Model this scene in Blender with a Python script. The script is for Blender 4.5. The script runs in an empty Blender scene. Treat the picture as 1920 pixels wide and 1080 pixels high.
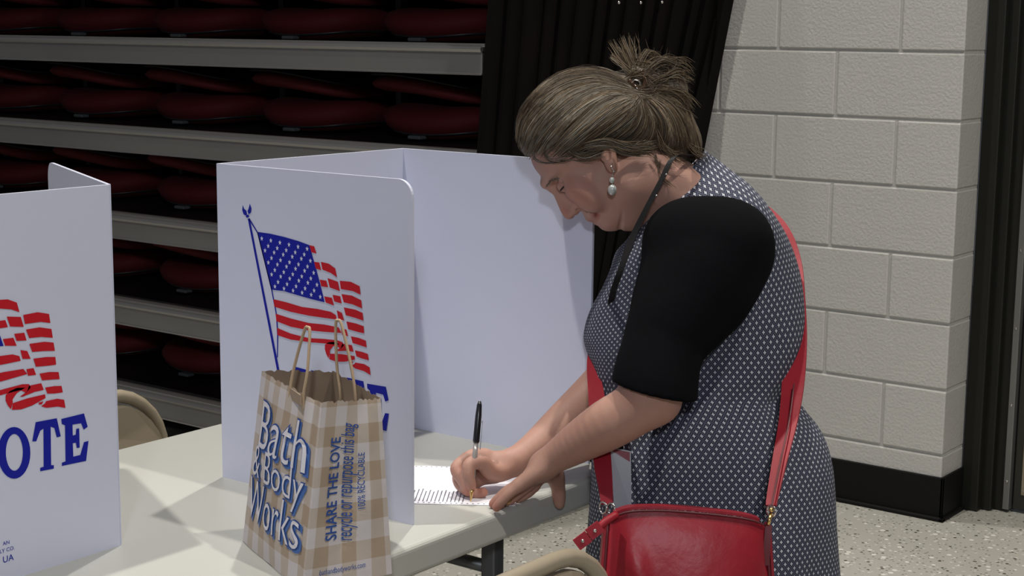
import bpy, bmesh, math, random
import numpy as np
from mathutils import Vector, Matrix
S = bpy.context.scene
COL = S.collection

# ------------------------------------------------------------------ camera
FOC = 3000.0
YAW, PITCH, ROLL = math.radians(37.1), math.radians(9.28), math.radians(0.57)
CAM = np.array([0.0, 0.0, 1.47])
_fh = np.array([-math.sin(YAW), math.cos(YAW), 0]); _r = np.array([math.cos(YAW), math.sin(YAW), 0]); _u = np.array([0, 0, 1.0])
FW = _fh*math.cos(PITCH) - _u*math.sin(PITCH); _up = _fh*math.sin(PITCH) + _u*math.cos(PITCH)
RR = _r*math.cos(ROLL) + _up*math.sin(ROLL); UU = _up*math.cos(ROLL) - _r*math.sin(ROLL)
cam = bpy.data.cameras.new('camera'); cam.sensor_width = 36; cam.lens = 36*FOC/1920; cam.clip_start = .05
co = bpy.data.objects.new('camera', cam); COL.objects.link(co); S.camera = co
M = Matrix(((RR[0], UU[0], -FW[0], 0), (RR[1], UU[1], -FW[1], 0), (RR[2], UU[2], -FW[2], CAM[2]), (0, 0, 0, 1)))
co.matrix_world = M
S.view_settings.view_transform = 'Standard'; S.view_settings.look = 'None'; S.view_settings.gamma = 1
S.view_settings.use_curve_mapping = False; S.view_settings.exposure = -0.08

def hit(px, py, ax, val):
    d = FW + RR*(px-960)/FOC - UU*(py-540)/FOC
    return CAM + d*((val-CAM[ax])/d[ax])
def at(px, py, d):
    return CAM + (FW + RR*(px-960)/FOC - UU*(py-540)/FOC)*d

# ------------------------------------------------------------------ world and lamps
W = bpy.data.worlds.new('gym_air'); S.world = W; W.use_nodes = True
bg = W.node_tree.nodes['Background']; bg.inputs[0].default_value = (.80, .84, 1.0, 1); bg.inputs[1].default_value = 0.07
def lamp(name, loc, target, size, power, color, spread=None):
    l = bpy.data.lights.new(name, 'AREA'); l.shape = 'DISK'; l.size = size; l.energy = power; l.color = color
    if spread: l.spread = math.radians(spread)
    o = bpy.data.objects.new(name, l); COL.objects.link(o); o.location = loc
    o.rotation_euler = (Vector(target)-Vector(loc)).to_track_quat('-Z', 'Y').to_euler()
    return o
lamp('television_lamp', (1.55, -1.95, 2.85), (-1.5, 2.0, 1.0), .30, 66, (.88, .93, 1))
lamp('high_bay_lamp', (-2.74, .53, 7.2), (-1.6, 1.8, .8), .16, 112, (1, .96, .88), 120)
lamp('high_bay_lamp', (-2.74, 4.2, 7.2), (-1.6, 2.0, .8), .16, 105, (1, .96, .9), 120)
lamp('high_bay_lamp', (1.3, 2.3, 7.2), (-.4, 3.6, 0), .16, 110, (1, .95, .86), 120)

# ------------------------------------------------------------------ helpers
def link(o, parent=None):
    COL.objects.link(o)
    if parent is not None: o.parent = parent
    return o
def tag(o, label=None, cat=None, group=None, kind=None):
    if label: o['label'] = label
    if cat: o['category'] = cat
    if group: o['group'] = group
    if kind: o['kind'] = kind
    return o
def empty(name, loc=(0, 0, 0), label=None, cat=None, group=None, rz=0):
    o = bpy.data.objects.new(name, None); COL.objects.link(o); o.location = loc; o.rotation_euler = (0, 0, rz); o.empty_display_size = .05
    return tag(o, label, cat, group)
def smooth(me, on=True):
    me.polygons.foreach_set('use_smooth', [on]*len(me.polygons))
def obj(name, me, mat=None, parent=None, keep_world=True, sm=False, world=False):
    """link mesh; if world, vertices are world coordinates and the parent offset is removed"""
    if mat is not None: me.materials.clear(); me.materials.append(mat)
    if sm: smooth(me)
    o = bpy.data.objects.new(name, me); link(o, parent)
    if world and parent is not None:
        p = parent; mw = Matrix.Identity(4)
        while p is not None:
            mw = p.matrix_basis @ mw if False else (Matrix.LocRotScale(p.location, p.rotation_euler, p.scale) @ mw); p = p.parent
        o.matrix_basis = mw.inverted()
        # keep object matrix simple: bake into the mesh
        me.transform(o.matrix_basis); o.matrix_basis = Matrix.Identity(4)
    return o
def pyd(verts, faces, name='m'):
    me = bpy.data.meshes.new(name); me.from_pydata([tuple(map(float, v)) for v in verts], [], [tuple(map(int, f)) for f in faces]); me.update(); return me
def box(x0, x1, y0, y1, z0, z1, bev=0, seg=2):
    bm = bmesh.new(); bmesh.ops.create_cube(bm, size=1)
    for v in bm.verts:
        v.co = Vector(((x0+x1)/2+v.co.x*(x1-x0), (y0+y1)/2+v.co.y*(y1-y0), (z0+z1)/2+v.co.z*(z1-z0)))
    if bev: bmesh.ops.bevel(bm, geom=bm.edges[:], offset=bev, segments=seg, profile=.5, affect='EDGES')
    me = bpy.data.meshes.new('box'); bm.to_mesh(me); bm.free(); return me
def join(*mes):
    bm = bmesh.new()
    for m in mes: bm.from_mesh(m)
    me = bpy.data.meshes.new('joined'); bm.to_mesh(me); bm.free(); return me
def catmull(pts, n=6):
    P = np.array(pts, float); out = []
    Q = np.vstack([2*P[0]-P[1], P, 2*P[-1]-P[-2]])
    for i in range(1, len(Q)-2):
        for k in range(n):
            t = k/n; a, b, c, d = Q[i-1], Q[i], Q[i+1], Q[i+2]
            out.append(.5*((2*b)+(-a+c)*t+(2*a-5*b+4*c-d)*t*t+(-a+3*b-3*c+d)*t**3))
    out.append(P[-1]); return np.array(out)
def tube(pts, rad, sides=10, closed=False, caps=True):
    P = np.array(pts, float); n = len(P); rad = np.broadcast_to(np.array(rad, float), (n,))
    T = np.roll(P, -1, 0)-np.roll(P, 1, 0)
    if not closed: T[0] = P[1]-P[0]; T[-1] = P[-1]-P[-2]
    T /= np.linalg.norm(T, axis=1)[:, None]+1e-12
    ref = np.array([0, 0, 1.0]) if abs(T[0][2]) < .9 else np.array([1.0, 0, 0])
    nrm = np.cross(T[0], ref); nrm /= np.linalg.norm(nrm); V = []; F = []
    for i in range(n):
        nrm = nrm-T[i]*(nrm@T[i]); nrm /= np.linalg.norm(nrm)+1e-12; b = np.cross(T[i], nrm)
        for k in range(sides):
            a = 2*math.pi*k/sides; V.append(P[i]+(nrm*math.cos(a)+b*math.sin(a))*rad[i])
    m = n if closed else n-1
    for i in range(m):
        for k in range(sides):
            j = (i+1) % n; l = (k+1) % sides
            F.append((i*sides+k, i*sides+l, j*sides+l, j*sides+k))
    if caps and not closed: F.append(tuple(range(sides-1, -1, -1))); F.append(tuple((n-1)*sides+k for k in range(sides)))
    return pyd(V, F)
def prism(poly, o, ux, uy, nrm, th):
    """polygon (list of 2D) in plane o + ux*a + uy*b extruded along nrm by th"""
    o, ux, uy, nrm = map(lambda v: np.array(v, float), (o, ux, uy, nrm)); n = len(poly)
    A = [o+ux*a+uy*b for a, b in poly]; B = [p+nrm*th for p in A]
    F = [tuple(range(n)), tuple(range(2*n-1, n-1, -1))]+[(i, (i+1) % n, n+(i+1) % n, n+i) for i in range(n)]
    me = pyd(A+B, F); bm = bmesh.new(); bm.from_mesh(me); bmesh.ops.recalc_face_normals(bm, faces=bm.faces[:]); bm.to_mesh(me); bm.free(); return me
def ribbon(pts, wid, th, n=6):
    """strap: pts centre (world), wid = width vectors (world), thickness th"""
    C = catmull(pts, n); Wd = catmull(wid, n); T = np.gradient(C, axis=0); V = []; F = []
    for c, w, t in zip(C, Wd, T):
        nn = np.cross(t, w); nn /= np.linalg.norm(nn)+1e-9
        V += [c-w/2-nn*th/2, c+w/2-nn*th/2, c+w/2+nn*th/2, c-w/2+nn*th/2]
    for i in range(len(C)-1):
        for k in range(4): F.append((i*4+k, i*4+(k+1) % 4, (i+1)*4+(k+1) % 4, (i+1)*4+k))
    F += [(3, 2, 1, 0), tuple((len(C)-1)*4+k for k in range(4))]
    return pyd(V, F)
def ico(c, r, sub=2, scale=(1, 1, 1)):
    bm = bmesh.new(); bmesh.ops.create_icosphere(bm, subdivisions=sub, radius=1)
    for v in bm.verts: v.co = Vector((c[0]+v.co.x*r*scale[0], c[1]+v.co.y*r*scale[1], c[2]+v.co.z*r*scale[2]))
    me = bpy.data.meshes.new('ico'); bm.to_mesh(me); bm.free(); return me

# ---- materials
def mat(name, col, rough=.6, metal=0, spec=.5, noise=None, bump=None, sss=0, coat=0, alpha=1, trans=0, attr=None):
    m = bpy.data.materials.new(name); m.use_nodes = True; nt = m.node_tree; b = nt.nodes['Principled BSDF']
    b.inputs['Base Color'].default_value = (*col, 1); b.inputs['Roughness'].default_value = rough; b.inputs['Metallic'].default_value = metal
    b.inputs['Specular IOR Level'].default_value = spec; b.inputs['Coat Weight'].default_value = coat
    if trans: b.inputs['Transmission Weight'].default_value = trans
    if sss:
        b.inputs['Subsurface Weight'].default_value = sss; b.inputs['Subsurface Radius'].default_value = (1, .35, .2); b.inputs['Subsurface Scale'].default_value = .008
    tc = nt.nodes.new('ShaderNodeTexCoord'); out = b.inputs['Base Color']
    if noise:   # (scale, amount, colour2)
        n = nt.nodes.new('ShaderNodeTexNoise'); n.inputs['Scale'].default_value = noise[0]; n.inputs['Detail'].default_value = 5
        nt.links.new(tc.outputs['Object'], n.inputs['Vector'])
        r = nt.nodes.new('ShaderNodeMapRange'); r.inputs[1].default_value = .35; r.inputs[2].default_value = .65; r.inputs[4].default_value = noise[1]
        nt.links.new(n.outputs['Fac'], r.inputs[0])
        mx = nt.nodes.new('ShaderNodeMix'); mx.data_type = 'RGBA'; mx.inputs[6].default_value = (*col, 1); mx.inputs[7].default_value = (*noise[2], 1)
        nt.links.new(r.outputs[0], mx.inputs[0]); nt.links.new(mx.outputs[2], b.inputs['Base Color'])
    if bump:    # list of (scale, strength, distance)
        prev = None
        for sc, st, dist in bump:
            n = nt.nodes.new('ShaderNodeTexNoise'); n.inputs['Scale'].default_value = sc; n.inputs['Detail'].default_value = 4
            nt.links.new(tc.outputs['Object'], n.inputs['Vector'])
            bp = nt.nodes.new('ShaderNodeBump'); bp.inputs['Strength'].default_value = st; bp.inputs['Distance'].default_value = dist
            nt.links.new(n.outputs['Fac'], bp.inputs['Height'])
            if prev: nt.links.new(prev.outputs[0], bp.inputs['Normal'])
            prev = bp
        nt.links.new(prev.outputs[0], b.inputs['Normal'])
    if attr:
        a = nt.nodes.new('ShaderNodeAttribute'); a.attribute_name = attr
        src = b.inputs['Base Color'].links[0].from_socket if b.inputs['Base Color'].links else None
        mx = nt.nodes.new('ShaderNodeMix'); mx.data_type = 'RGBA'; mx.blend_type = 'MULTIPLY'; mx.inputs[0].default_value = 1
        if src: nt.links.new(src, mx.inputs[6])
        else: mx.inputs[6].default_value = (*col, 1)
        nt.links.new(a.outputs['Color'], mx.inputs[7]); nt.links.new(mx.outputs[2], b.inputs['Base Color'])
    return m
MT = {}
MT['block'] = mat('painted_block', (.50, .485, .46), .55, noise=(3, .5, (.46, .45, .43)), bump=[(110, .5, .0035), (28, .25, .004), (320, .3, .0012)])
MT['black_base'] = mat('black_rubber', (.004, .004, .004), .6, spec=.2)
MT['frame_steel'] = mat('dark_door_steel', (.012, .012, .009), .5, spec=.25, bump=[(60, .08, .001)])
MT['door_paint'] = mat('dark_door_paint', (.018, .018, .013), .5)
MT['brass'] = mat('worn_kick_plate', (.42, .36, .27), .38, .8, noise=(9, .6, (.30, .26, .2)))
MT['strip'] = mat('steel_strip', (.20, .20, .19), .4, .6)
MT['rail'] = mat('brushed_aluminium', (.30, .295, .28), .42, .65, noise=(1.3, .7, (.24, .24, .24)), bump=[(20, .05, .002)])
MT['rail_lip'] = mat('aluminium_lip', (.42, .41, .40), .3, .8)
MT['dark'] = mat('dark_understructure', (.002, .002, .002), .8, spec=.1)
MT['deck'] = mat('black_deck', (.012, .012, .014), .5)
MT['post'] = mat('dark_brown_post', (.0022, .0016, .0015), .7, spec=.10, noise=(6, .6, (.005, .003, .003)))
MT['seat_red'] = mat('red_seat_fabric', (.12, .006, .008), .8, noise=(60, .5, (.09, .004, .006)), bump=[(300, .2, .001)])
MT['seat_shell'] = mat('black_seat_shell', (.02, .022, .024), .45)
MT['grey_plastic'] = mat('grey_plastic', (.12, .13, .13), .5)
MT['table'] = mat('offwhite_table_plastic', (.46, .46, .425), .42, noise=(2.2, .5, (.435, .44, .40)), bump=[(90, .12, .0015)])
MT['table_leg'] = mat('grey_table_steel', (.13, .135, .14), .4, .5)
MT['black_steel'] = mat('black_steel', (.02, .02, .02), .4, .4)
MT['booth'] = mat('white_corrugated_plastic', (.60, .62, .74), .42, spec=.45, noise=(1.5, .4, (.585, .605, .73)))
MT['ink_blue'] = mat('blue_print', (.007, .012, .30), .6, spec=.2)
MT['ink_red'] = mat('red_print', (.52, .010, .02), .6, spec=.2)
MT['ink_white'] = mat('white_print', (.62, .64, .76), .5)
MT['chair'] = mat('beige_chair_steel', (.30, .25, .18), .4, .1, bump=[(120, .06, .001)])
MT['rubber'] = mat('grey_rubber_cap', (.2, .2, .2), .7)
MT['skin'] = mat('skin', (.40, .225, .17), .55, spec=.35, sss=.12, noise=(14, .5, (.365, .19, .145)), bump=[(260, .25, .0006), (40, .15, .001)], attr='tint')
MT['sleeve'] = mat('black_jersey', (.0035, .0035, .0045), .95, spec=.06, bump=[(9, .35, .01), (400, .2, .0005)])
MT['red_leather'] = mat('red_leather', (.28, .012, .022), .40, spec=.4, noise=(12, .6, (.21, .009, .018)), bump=[(7, .5, .012), (35, .25, .003), (220, .25, .0008)])
MT['red_strap'] = mat('red_strap_leather', (.31, .012, .024), .5, spec=.35, noise=(10, .5, (.25, .010, .02)), bump=[(120, .2, .001)])
MT['dark_piping'] = mat('dark_red_piping', (.10, .008, .014), .5)
MT['chrome'] = mat('polished_metal', (.75, .73, .7), .15, 1)
MT['gold'] = mat('gold', (.75, .50, .2), .25, 1)
MT['gem'] = mat('milky_glass_gem', (.50, .52, .50), .15, .3, coat=.6, noise=(160, .8, (.3, .32, .32)))
MT['lanyard'] = mat('black_lanyard', (.006, .005, .005), .6, spec=.2)
MT['badge'] = mat('clear_badge_vinyl', (.42, .44, .48), .2, coat=.5)
MT['badge_print'] = mat('badge_red_header', (.22, .03, .05), .4)
MT['pen_black'] = mat('black_pen_cap', (.008, .008, .01), .25)
MT['pen_clear'] = mat('smoky_clear_barrel', (.22, .20, .19), .15, coat=.5)
MT['paper'] = mat('white_paper', (.80, .79, .84), .7)
MT['ink_grey'] = mat('grey_print', (.12, .12, .15), .7)
MT['bag_in'] = mat('brown_kraft_paper', (.30, .22, .155), .8, noise=(25, .4, (.27, .2, .14)))
MT['handle'] = mat('twisted_paper_cord', (.42, .30, .19), .8, bump=[(500, .5, .001)])
MT['bag_ink'] = mat('bag_blue_print', (.015, .06, .26), .6)
MT['bag_shadow'] = mat('bag_pale_blue_print', (.05, .12, .34), .6)
MT['bag_white'] = mat('bag_white_print', (.60, .58, .62), .6)
MT['shoe'] = mat('black_shoe_leather', (.01, .01, .01), .4)
MT['clip'] = mat('brown_hair_clip', (.05, .025, .015), .15, coat=.8)
MT['lash'] = mat('dark_lash', (.02, .012, .01), .6)

def floor_mat():
    m = mat('terrazzo', (.36, .35, .31), .28, spec=.5); nt = m.node_tree; b = nt.nodes['Principled BSDF']; tc = nt.nodes.new('ShaderNodeTexCoord')
    col = None; base = (.36, .35, .31)
    for sc, th, c in ((38, .085, (.05, .045, .04)), (30, .10, (.62, .6, .55)), (75, .12, (.16, .15, .13)), (55, .12, (.5, .48, .44))):
        v = nt.nodes.new('ShaderNodeTexVoronoi'); v.inputs['Scale'].default_value = sc; v.inputs['Randomness'].default_value = 1
        nt.links.new(tc.outputs['Object'], v.inputs['Vector'])
        lt = nt.nodes.new('ShaderNodeMath'); lt.operation = 'LESS_THAN'; lt.inputs[1].default_value = th*2.2; nt.links.new(v.outputs['Distance'], lt.inputs[0])
        sp = nt.nodes.new('ShaderNodeSeparateColor'); nt.links.new(v.outputs['Color'], sp.inputs[0])
        g = nt.nodes.new('ShaderNodeMath'); g.operation = 'GREATER_THAN'; g.inputs[1].default_value = .5; nt.links.new(sp.outputs[0], g.inputs[0])
        mu = nt.nodes.new('ShaderNodeMath'); mu.operation = 'MULTIPLY'; nt.links.new(lt.outputs[0], mu.inputs[0]); nt.links.new(g.outputs[0], mu.inputs[1])
        mx = nt.nodes.new('ShaderNodeMix'); mx.data_type = 'RGBA'; nt.links.new(mu.outputs[0], mx.inputs[0]); mx.inputs[7].default_value = (*c, 1)
        if col is None: mx.inputs[6].default_value = (*base, 1)
        else: nt.links.new(col, mx.inputs[6])
        col = mx.outputs[2]
    nt.links.new(col, b.inputs['Base Color']); return m
MT['floor'] = floor_mat()

def mth(nt, op, a, b=None, c=None):
    n = nt.nodes.new('ShaderNodeMath'); n.operation = op
    for i, v in enumerate((a, b, c)):
        if v is None: continue
        if isinstance(v, (int, float)): n.inputs[i].default_value = v
        else: nt.links.new(v, n.inputs[i])
    return n.outputs[0]
def dress_mat():
    m = mat('patterned_dress_jersey', (.01, .013, .03), .85, spec=.12, bump=[(7, .5, .015), (18, .25, .006)]); nt = m.node_tree; b = nt.nodes['Principled BSDF']
    uv = nt.nodes.new('ShaderNodeUVMap'); uv.uv_map = 'UVMap'; s = nt.nodes.new('ShaderNodeSeparateXYZ'); nt.links.new(uv.outputs[0], s.inputs[0])
    p = .0116
    def cell(off):
        u = mth(nt, 'SUBTRACT', mth(nt, 'FRACT', mth(nt, 'ADD', mth(nt, 'DIVIDE', s.outputs[0], p), off)), .5)
        v = mth(nt, 'SUBTRACT', mth(nt, 'FRACT', mth(nt, 'ADD', mth(nt, 'DIVIDE', s.outputs[1], p*1.15), off)), .5)
        au = mth(nt, 'ABSOLUTE', u); av = mth(nt, 'ABSOLUTE', v)
        # four-lobed ring + arrow-like star motif
        r = mth(nt, 'SQRT', mth(nt, 'ADD', mth(nt, 'MULTIPLY', u, u), mth(nt, 'MULTIPLY', v, v)))
        ring = mth(nt, 'LESS_THAN', mth(nt, 'ABSOLUTE', mth(nt, 'SUBTRACT', r, .41)), .038)
        star = mth(nt, 'LESS_THAN', mth(nt, 'ADD', mth(nt, 'POWER', au, .62), mth(nt, 'POWER', av, .62)), .49)
        tri = mth(nt, 'LESS_THAN', mth(nt, 'ADD', mth(nt, 'MULTIPLY', au, 1.5), mth(nt, 'ABSOLUTE', mth(nt, 'ADD', v, .05))), .17)
        return ring, mth(nt, 'MAXIMUM', star, tri), r
    r1, s1, d1 = cell(0.0); r2, s2, d2 = cell(.5)
    near1 = mth(nt, 'LESS_THAN', d1, d2)
    ring = mth(nt, 'MAXIMUM', r1, r2); star = mth(nt, 'MAXIMUM', s1, s2)
    mx = nt.nodes.new('ShaderNodeMix'); mx.data_type = 'RGBA'; nt.links.new(ring, mx.inputs[0]); mx.inputs[6].default_value = (.004, .0055, .015, 1); mx.inputs[7].default_value = (.085, .09, .13, 1)
    m2 = nt.nodes.new('ShaderNodeMix'); m2.data_type = 'RGBA'; nt.links.new(star, m2.inputs[0]); nt.links.new(mx.outputs[2], m2.inputs[6]); m2.inputs[7].default_value = (.40, .41, .46, 1)
    nt.links.new(m2.outputs[2], b.inputs['Base Color']); return m
MT['dress'] = dress_mat()
def gingham_mat():
    m = mat('gingham_kraft_paper', (.5, .4, .3), .75, bump=[(18, .3, .004), (120, .15, .001)]); nt = m.node_tree; b = nt.nodes['Principled BSDF']
    uv = nt.nodes.new('ShaderNodeUVMap'); uv.uv_map = 'UVMap'; s = nt.nodes.new('ShaderNodeSeparateXYZ'); nt.links.new(uv.outputs[0], s.inputs[0])
    fu = mth(nt, 'GREATER_THAN', mth(nt, 'FRACT', mth(nt, 'DIVIDE', s.outputs[0], .046)), .5)
    fv = mth(nt, 'GREATER_THAN', mth(nt, 'FRACT', mth(nt, 'DIVIDE', s.outputs[1], .056)), .5)
    f = mth(nt, 'MULTIPLY', mth(nt, 'ADD', fu, fv), .5)
    cr = nt.nodes.new('ShaderNodeValToRGB'); cr.color_ramp.elements[0].color = (.50, .46, .46, 1); cr.color_ramp.elements[1].color = (.33, .25, .18, 1)
    e = cr.color_ramp.elements.new(.5); e.color = (.42, .355, .30, 1); nt.links.new(f, cr.inputs[0]); nt.links.new(cr.outputs[0], b.inputs['Base Color']); return m
MT['gingham'] = gingham_mat()
def hair_mat():
    m = mat('ash_brown_hair', (.2, .14, .09), .5, spec=.22); nt = m.node_tree; b = nt.nodes['Principled BSDF']
    a = nt.nodes.new('ShaderNodeAttribute'); a.attribute_name = 'tint'; nt.links.new(a.outputs['Color'], b.inputs['Base Color']); return m
MT['hair'] = hair_mat()
MT['hair_base'] = mat('hair_mass', (.075, .055, .038), .6, noise=(30, .7, (.13, .10, .07)), bump=[(60, .5, .004)])

# ------------------------------------------------------------------ SDF sculpting (camera-aligned metric frame; true 3D)
def cp(px, py, d): return np.array([(px-960)/FOC*d, -(py-540)/FOC*d, d])
def c2w(P): return CAM + P[:, :1]*RR + P[:, 1:2]*UU + P[:, 2:3]*FW
class Sdf:
    def __init__(s, lo, hi, h):
        s.h = h; s.lo = np.array(lo, np.float32); s.n = np.ceil((np.array(hi)-lo)/h).astype(int)+1
        s.f = np.full(tuple(s.n), 1.0, np.float32)
    def box(s, lo, hi, m):
        a = np.clip(np.floor((lo-m-s.lo)/s.h).astype(int), 0, s.n); b = np.clip(np.ceil((hi+m-s.lo)/s.h).astype(int)+1, 0, s.n)
        if (b <= a).any(): return None
        ax = [s.lo[i]+s.h*np.arange(a[i], b[i], dtype=np.float32) for i in range(3)]
        return (slice(a[0], b[0]), slice(a[1], b[1]), slice(a[2], b[2])), ax[0][:, None, None], ax[1][None, :, None], ax[2][None, None, :]
    def apply(s, sl, d, k, op):
        f = s.f[sl]
        if op == 'add':
            if k > 0: h = np.maximum(k-np.abs(f-d), 0)/k; s.f[sl] = np.minimum(f, d)-h*h*k*.25
            else: s.f[sl] = np.minimum(f, d)
        else:
            d = -d
            if k > 0: h = np.maximum(k-np.abs(f-d), 0)/k; s.f[sl] = np.maximum(f, d)+h*h*k*.25
            else: s.f[sl] = np.maximum(f, d)
    def cone(s, a, ra, b, rb, k=.006, op='add'):
        a = np.array(a); b = np.array(b); r = max(ra, rb)
        q = s.box(np.minimum(a, b)-r, np.maximum(a, b)+r, k*1.5+3*s.h)
        if q is None: return
        sl, X, Y, Z = q; v = b-a; L = float(v@v)+1e-9
        t = np.clip(((X-a[0])*v[0]+(Y-a[1])*v[1]+(Z-a[2])*v[2])/L, 0, 1)
        d = np.sqrt((X-a[0]-t*v[0])**2+(Y-a[1]-t*v[1])**2+(Z-a[2]-t*v[2])**2)-(ra+(rb-ra)*t)
        s.apply(sl, d, k, op)
    def chain(s, pts, k=.006):
        P = catmull(np.array([[*a, r] for a, r in pts]), 4); c = P[:, :3]; R = P[:, 3]
        q = s.box((c-R[:, None]).min(0), (c+R[:, None]).max(0), k*1.5+3*s.h)
        if q is None: return
        sl, X, Y, Z = q; D = None
        for a, ra, b, rb in zip(c[:-1], R[:-1], c[1:], R[1:]):
            v = b-a; L = float(v@v)+1e-9; t = np.clip(((X-a[0])*v[0]+(Y-a[1])*v[1]+(Z-a[2])*v[2])/L, 0, 1)
            d = np.sqrt((X-a[0]-t*v[0])**2+(Y-a[1]-t*v[1])**2+(Z-a[2]-t*v[2])**2)-(ra+(rb-ra)*t)
            D = d if D is None else np.minimum(D, d)
        s.apply(sl, D, k, 'add')
    def ell(s, c, r, ang=0, k=.006, op='add', tilt=0):
        """ang: rotation in image plane (deg, counterclockwise as seen with y up)"""
        c = np.array(c); r = np.array(r, float); R = max(r)
        q = s.box(c-R, c+R, k*1.5+3*s.h)
        if q is None: return
        sl, X, Y, Z = q; x, y, z = X-c[0], Y-c[1], Z-c[2]; ca, sa = math.cos(math.radians(ang)), math.sin(math.radians(ang))
        u = x*ca+y*sa; v = -x*sa+y*ca
        if tilt:
            ct, st = math.cos(math.radians(tilt)), math.sin(math.radians(tilt)); u, z = u*ct+z*st, -u*st+z*ct
        k0 = np.sqrt((u/r[0])**2+(v/r[1])**2+(z/r[2])**2); k1 = np.sqrt((u/r[0]**2)**2+(v/r[1]**2)**2+(z/r[2]**2)**2)+1e-9
        s.apply(sl, k0*(k0-1)/k1, k, op)
    def plane(s, p, n, k=.002):
        n = np.array(n, float); n /= np.linalg.norm(n); ax = [s.lo[i]+s.h*np.arange(s.n[i], dtype=np.float32) for i in range(3)]
        d = (ax[0][:, None, None]-p[0])*n[0]+(ax[1][None, :, None]-p[1])*n[1]+(ax[2][None, None, :]-p[2])*n[2]
        s.f = np.maximum(s.f, d)
    def mesh(s, name='sdf', relax=1):
        f = s.f; ins = f < 0; n = f.shape
        c = sum(ins[i:n[0]-1+i, j:n[1]-1+j, k:n[2]-1+k].astype(np.uint8) for i in (0, 1) for j in (0, 1) for k in (0, 1))
        act = (c > 0) & (c < 8); idx = np.array(np.nonzero(act)).T; ids = np.full(act.shape, -1, np.int64); ids[act] = np.arange(len(idx))
        I, J, K = idx.T; pos = np.zeros((len(idx), 3)); cnt = np.zeros(len(idx))
        for a in ((0, 0, 0), (1, 0, 0), (0, 1, 0), (0, 0, 1), (1, 1, 0), (1, 0, 1), (0, 1, 1)):
            for ax in range(3):
                if a[ax]: continue
                b = list(a); b[ax] = 1
                fa = f[I+a[0], J+a[1], K+a[2]]; fb = f[I+b[0], J+b[1], K+b[2]]; m = (fa < 0) != (fb < 0)
                t = np.where(m, fa/np.where(m, fa-fb, 1), 0)
                p = np.tile(np.array(a, float), (len(idx), 1)); p[:, ax] += t; pos[m] += p[m]; cnt[m] += 1
        V = (pos/np.maximum(cnt, 1)[:, None]+idx)*s.h+s.lo
        Fs = []
        for ax in range(3):
            o1, o2 = [(1, 2), (2, 0), (0, 1)][ax]
            A = np.moveaxis(ins, (ax, o1, o2), (0, 1, 2)); ch = A[:-1, 1:-1, 1:-1] != A[1:, 1:-1, 1:-1]
            i, j, k = np.nonzero(ch); j += 1; k += 1; fl = A[i, j, k]; Q = np.moveaxis(ids, (ax, o1, o2), (0, 1, 2))
            q = np.stack([Q[i, j-1, k-1], Q[i, j, k-1], Q[i, j, k], Q[i, j-1, k]], 1)
            q[~fl] = q[~fl][:, ::-1]; Fs.append(q)
        Fq = np.vstack(Fs); Fq = Fq[(Fq >= 0).all(1)][:, ::-1]      # reversed: the camera frame is left-handed
        for _ in range(relax):
            acc = np.zeros_like(V); cn = np.zeros(len(V))
            for a in range(4):
                np.add.at(acc, Fq[:, a], V[Fq[:, (a+1) % 4]]+V[Fq[:, (a-1) % 4]]); np.add.at(cn, Fq[:, a], 2)
            V = V*.5+.5*acc/np.maximum(cn, 1)[:, None]
        use, inv = np.unique(Fq, return_inverse=True)
        return V[use], inv.reshape(Fq.shape)
def qmesh(V, Fq, name='m', sm=True):
    me = bpy.data.meshes.new(name); me.vertices.add(len(V)); me.vertices.foreach_set('co', np.asarray(V, np.float32).ravel())
    me.loops.add(Fq.size); me.loops.foreach_set('vertex_index', Fq.astype(np.int32).ravel())
    me.polygons.add(len(Fq)); me.polygons.foreach_set('loop_start', np.arange(0, Fq.size, Fq.shape[1], dtype=np.int32))
    me.update(calc_edges=True); me.validate(); 
    if sm: smooth(me)
    return me
#MARK-SETTING

# ------------------------------------------------------------------ setting: floor, wall, door
WY = 4.53; CX = -1.785
fl = obj('floor', box(-14, 8, -9, 9, -.10, 0), MT['floor']); fl['kind'] = 'structure'
wall = obj('wall_back', join(box(-14, CX-.006, WY+.006, WY+.17, 0, 7.5), box(CX-.2, 8, WY+.17, WY+.4, 2.17, 7.5), box(-.66, 8, WY+.17, WY+.4, 0, 2.17)), MT['block']); wall['kind'] = 'structure'
CH, BL = .2012, .4064
rnd = random.Random(4)
half = {}
def block(x0, x1, z0):
    key = round(x1-x0, 3)
    me = half.get(key)
    if me is None:
        me = box(-(x1-x0)/2+.004, (x1-x0)/2-.004, 0, .165, .004, CH-.004, .004, 2); me.materials.append(MT['block']); half[key] = me
    o = bpy.data.objects.new('block', me); link(o, wall); o.location = ((x0+x1)/2, WY+rnd.uniform(-.0008, .0008), z0)
for n in range(0, 12):
    x = CX if n % 2 == 0 else CX; first = BL if n % 2 == 0 else BL/2
    x1 = CX; w = first
    while x1 > -3.2:
        block(x1-w, x1, n*CH); x1 -= w; w = BL
cv = join(box(-14, CX+.006, WY-.008, WY+.004, 0, .135, .003), box(CX-.004, CX+.006, WY-.008, WY+.168, 0, .135, .003), box(-14, CX+.016, WY-.020, WY, 0, .012, .004), box(CX, CX+.016, WY-.02, WY+.168, 0, .012, .004))
bb = obj('baseboard_back', cv, MT['black_base']); bb['kind'] = 'structure'
dr = empty('door_1', (-1.2, WY+.22, 0)); dr['kind'] = 'structure'
FY = WY+.17
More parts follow.
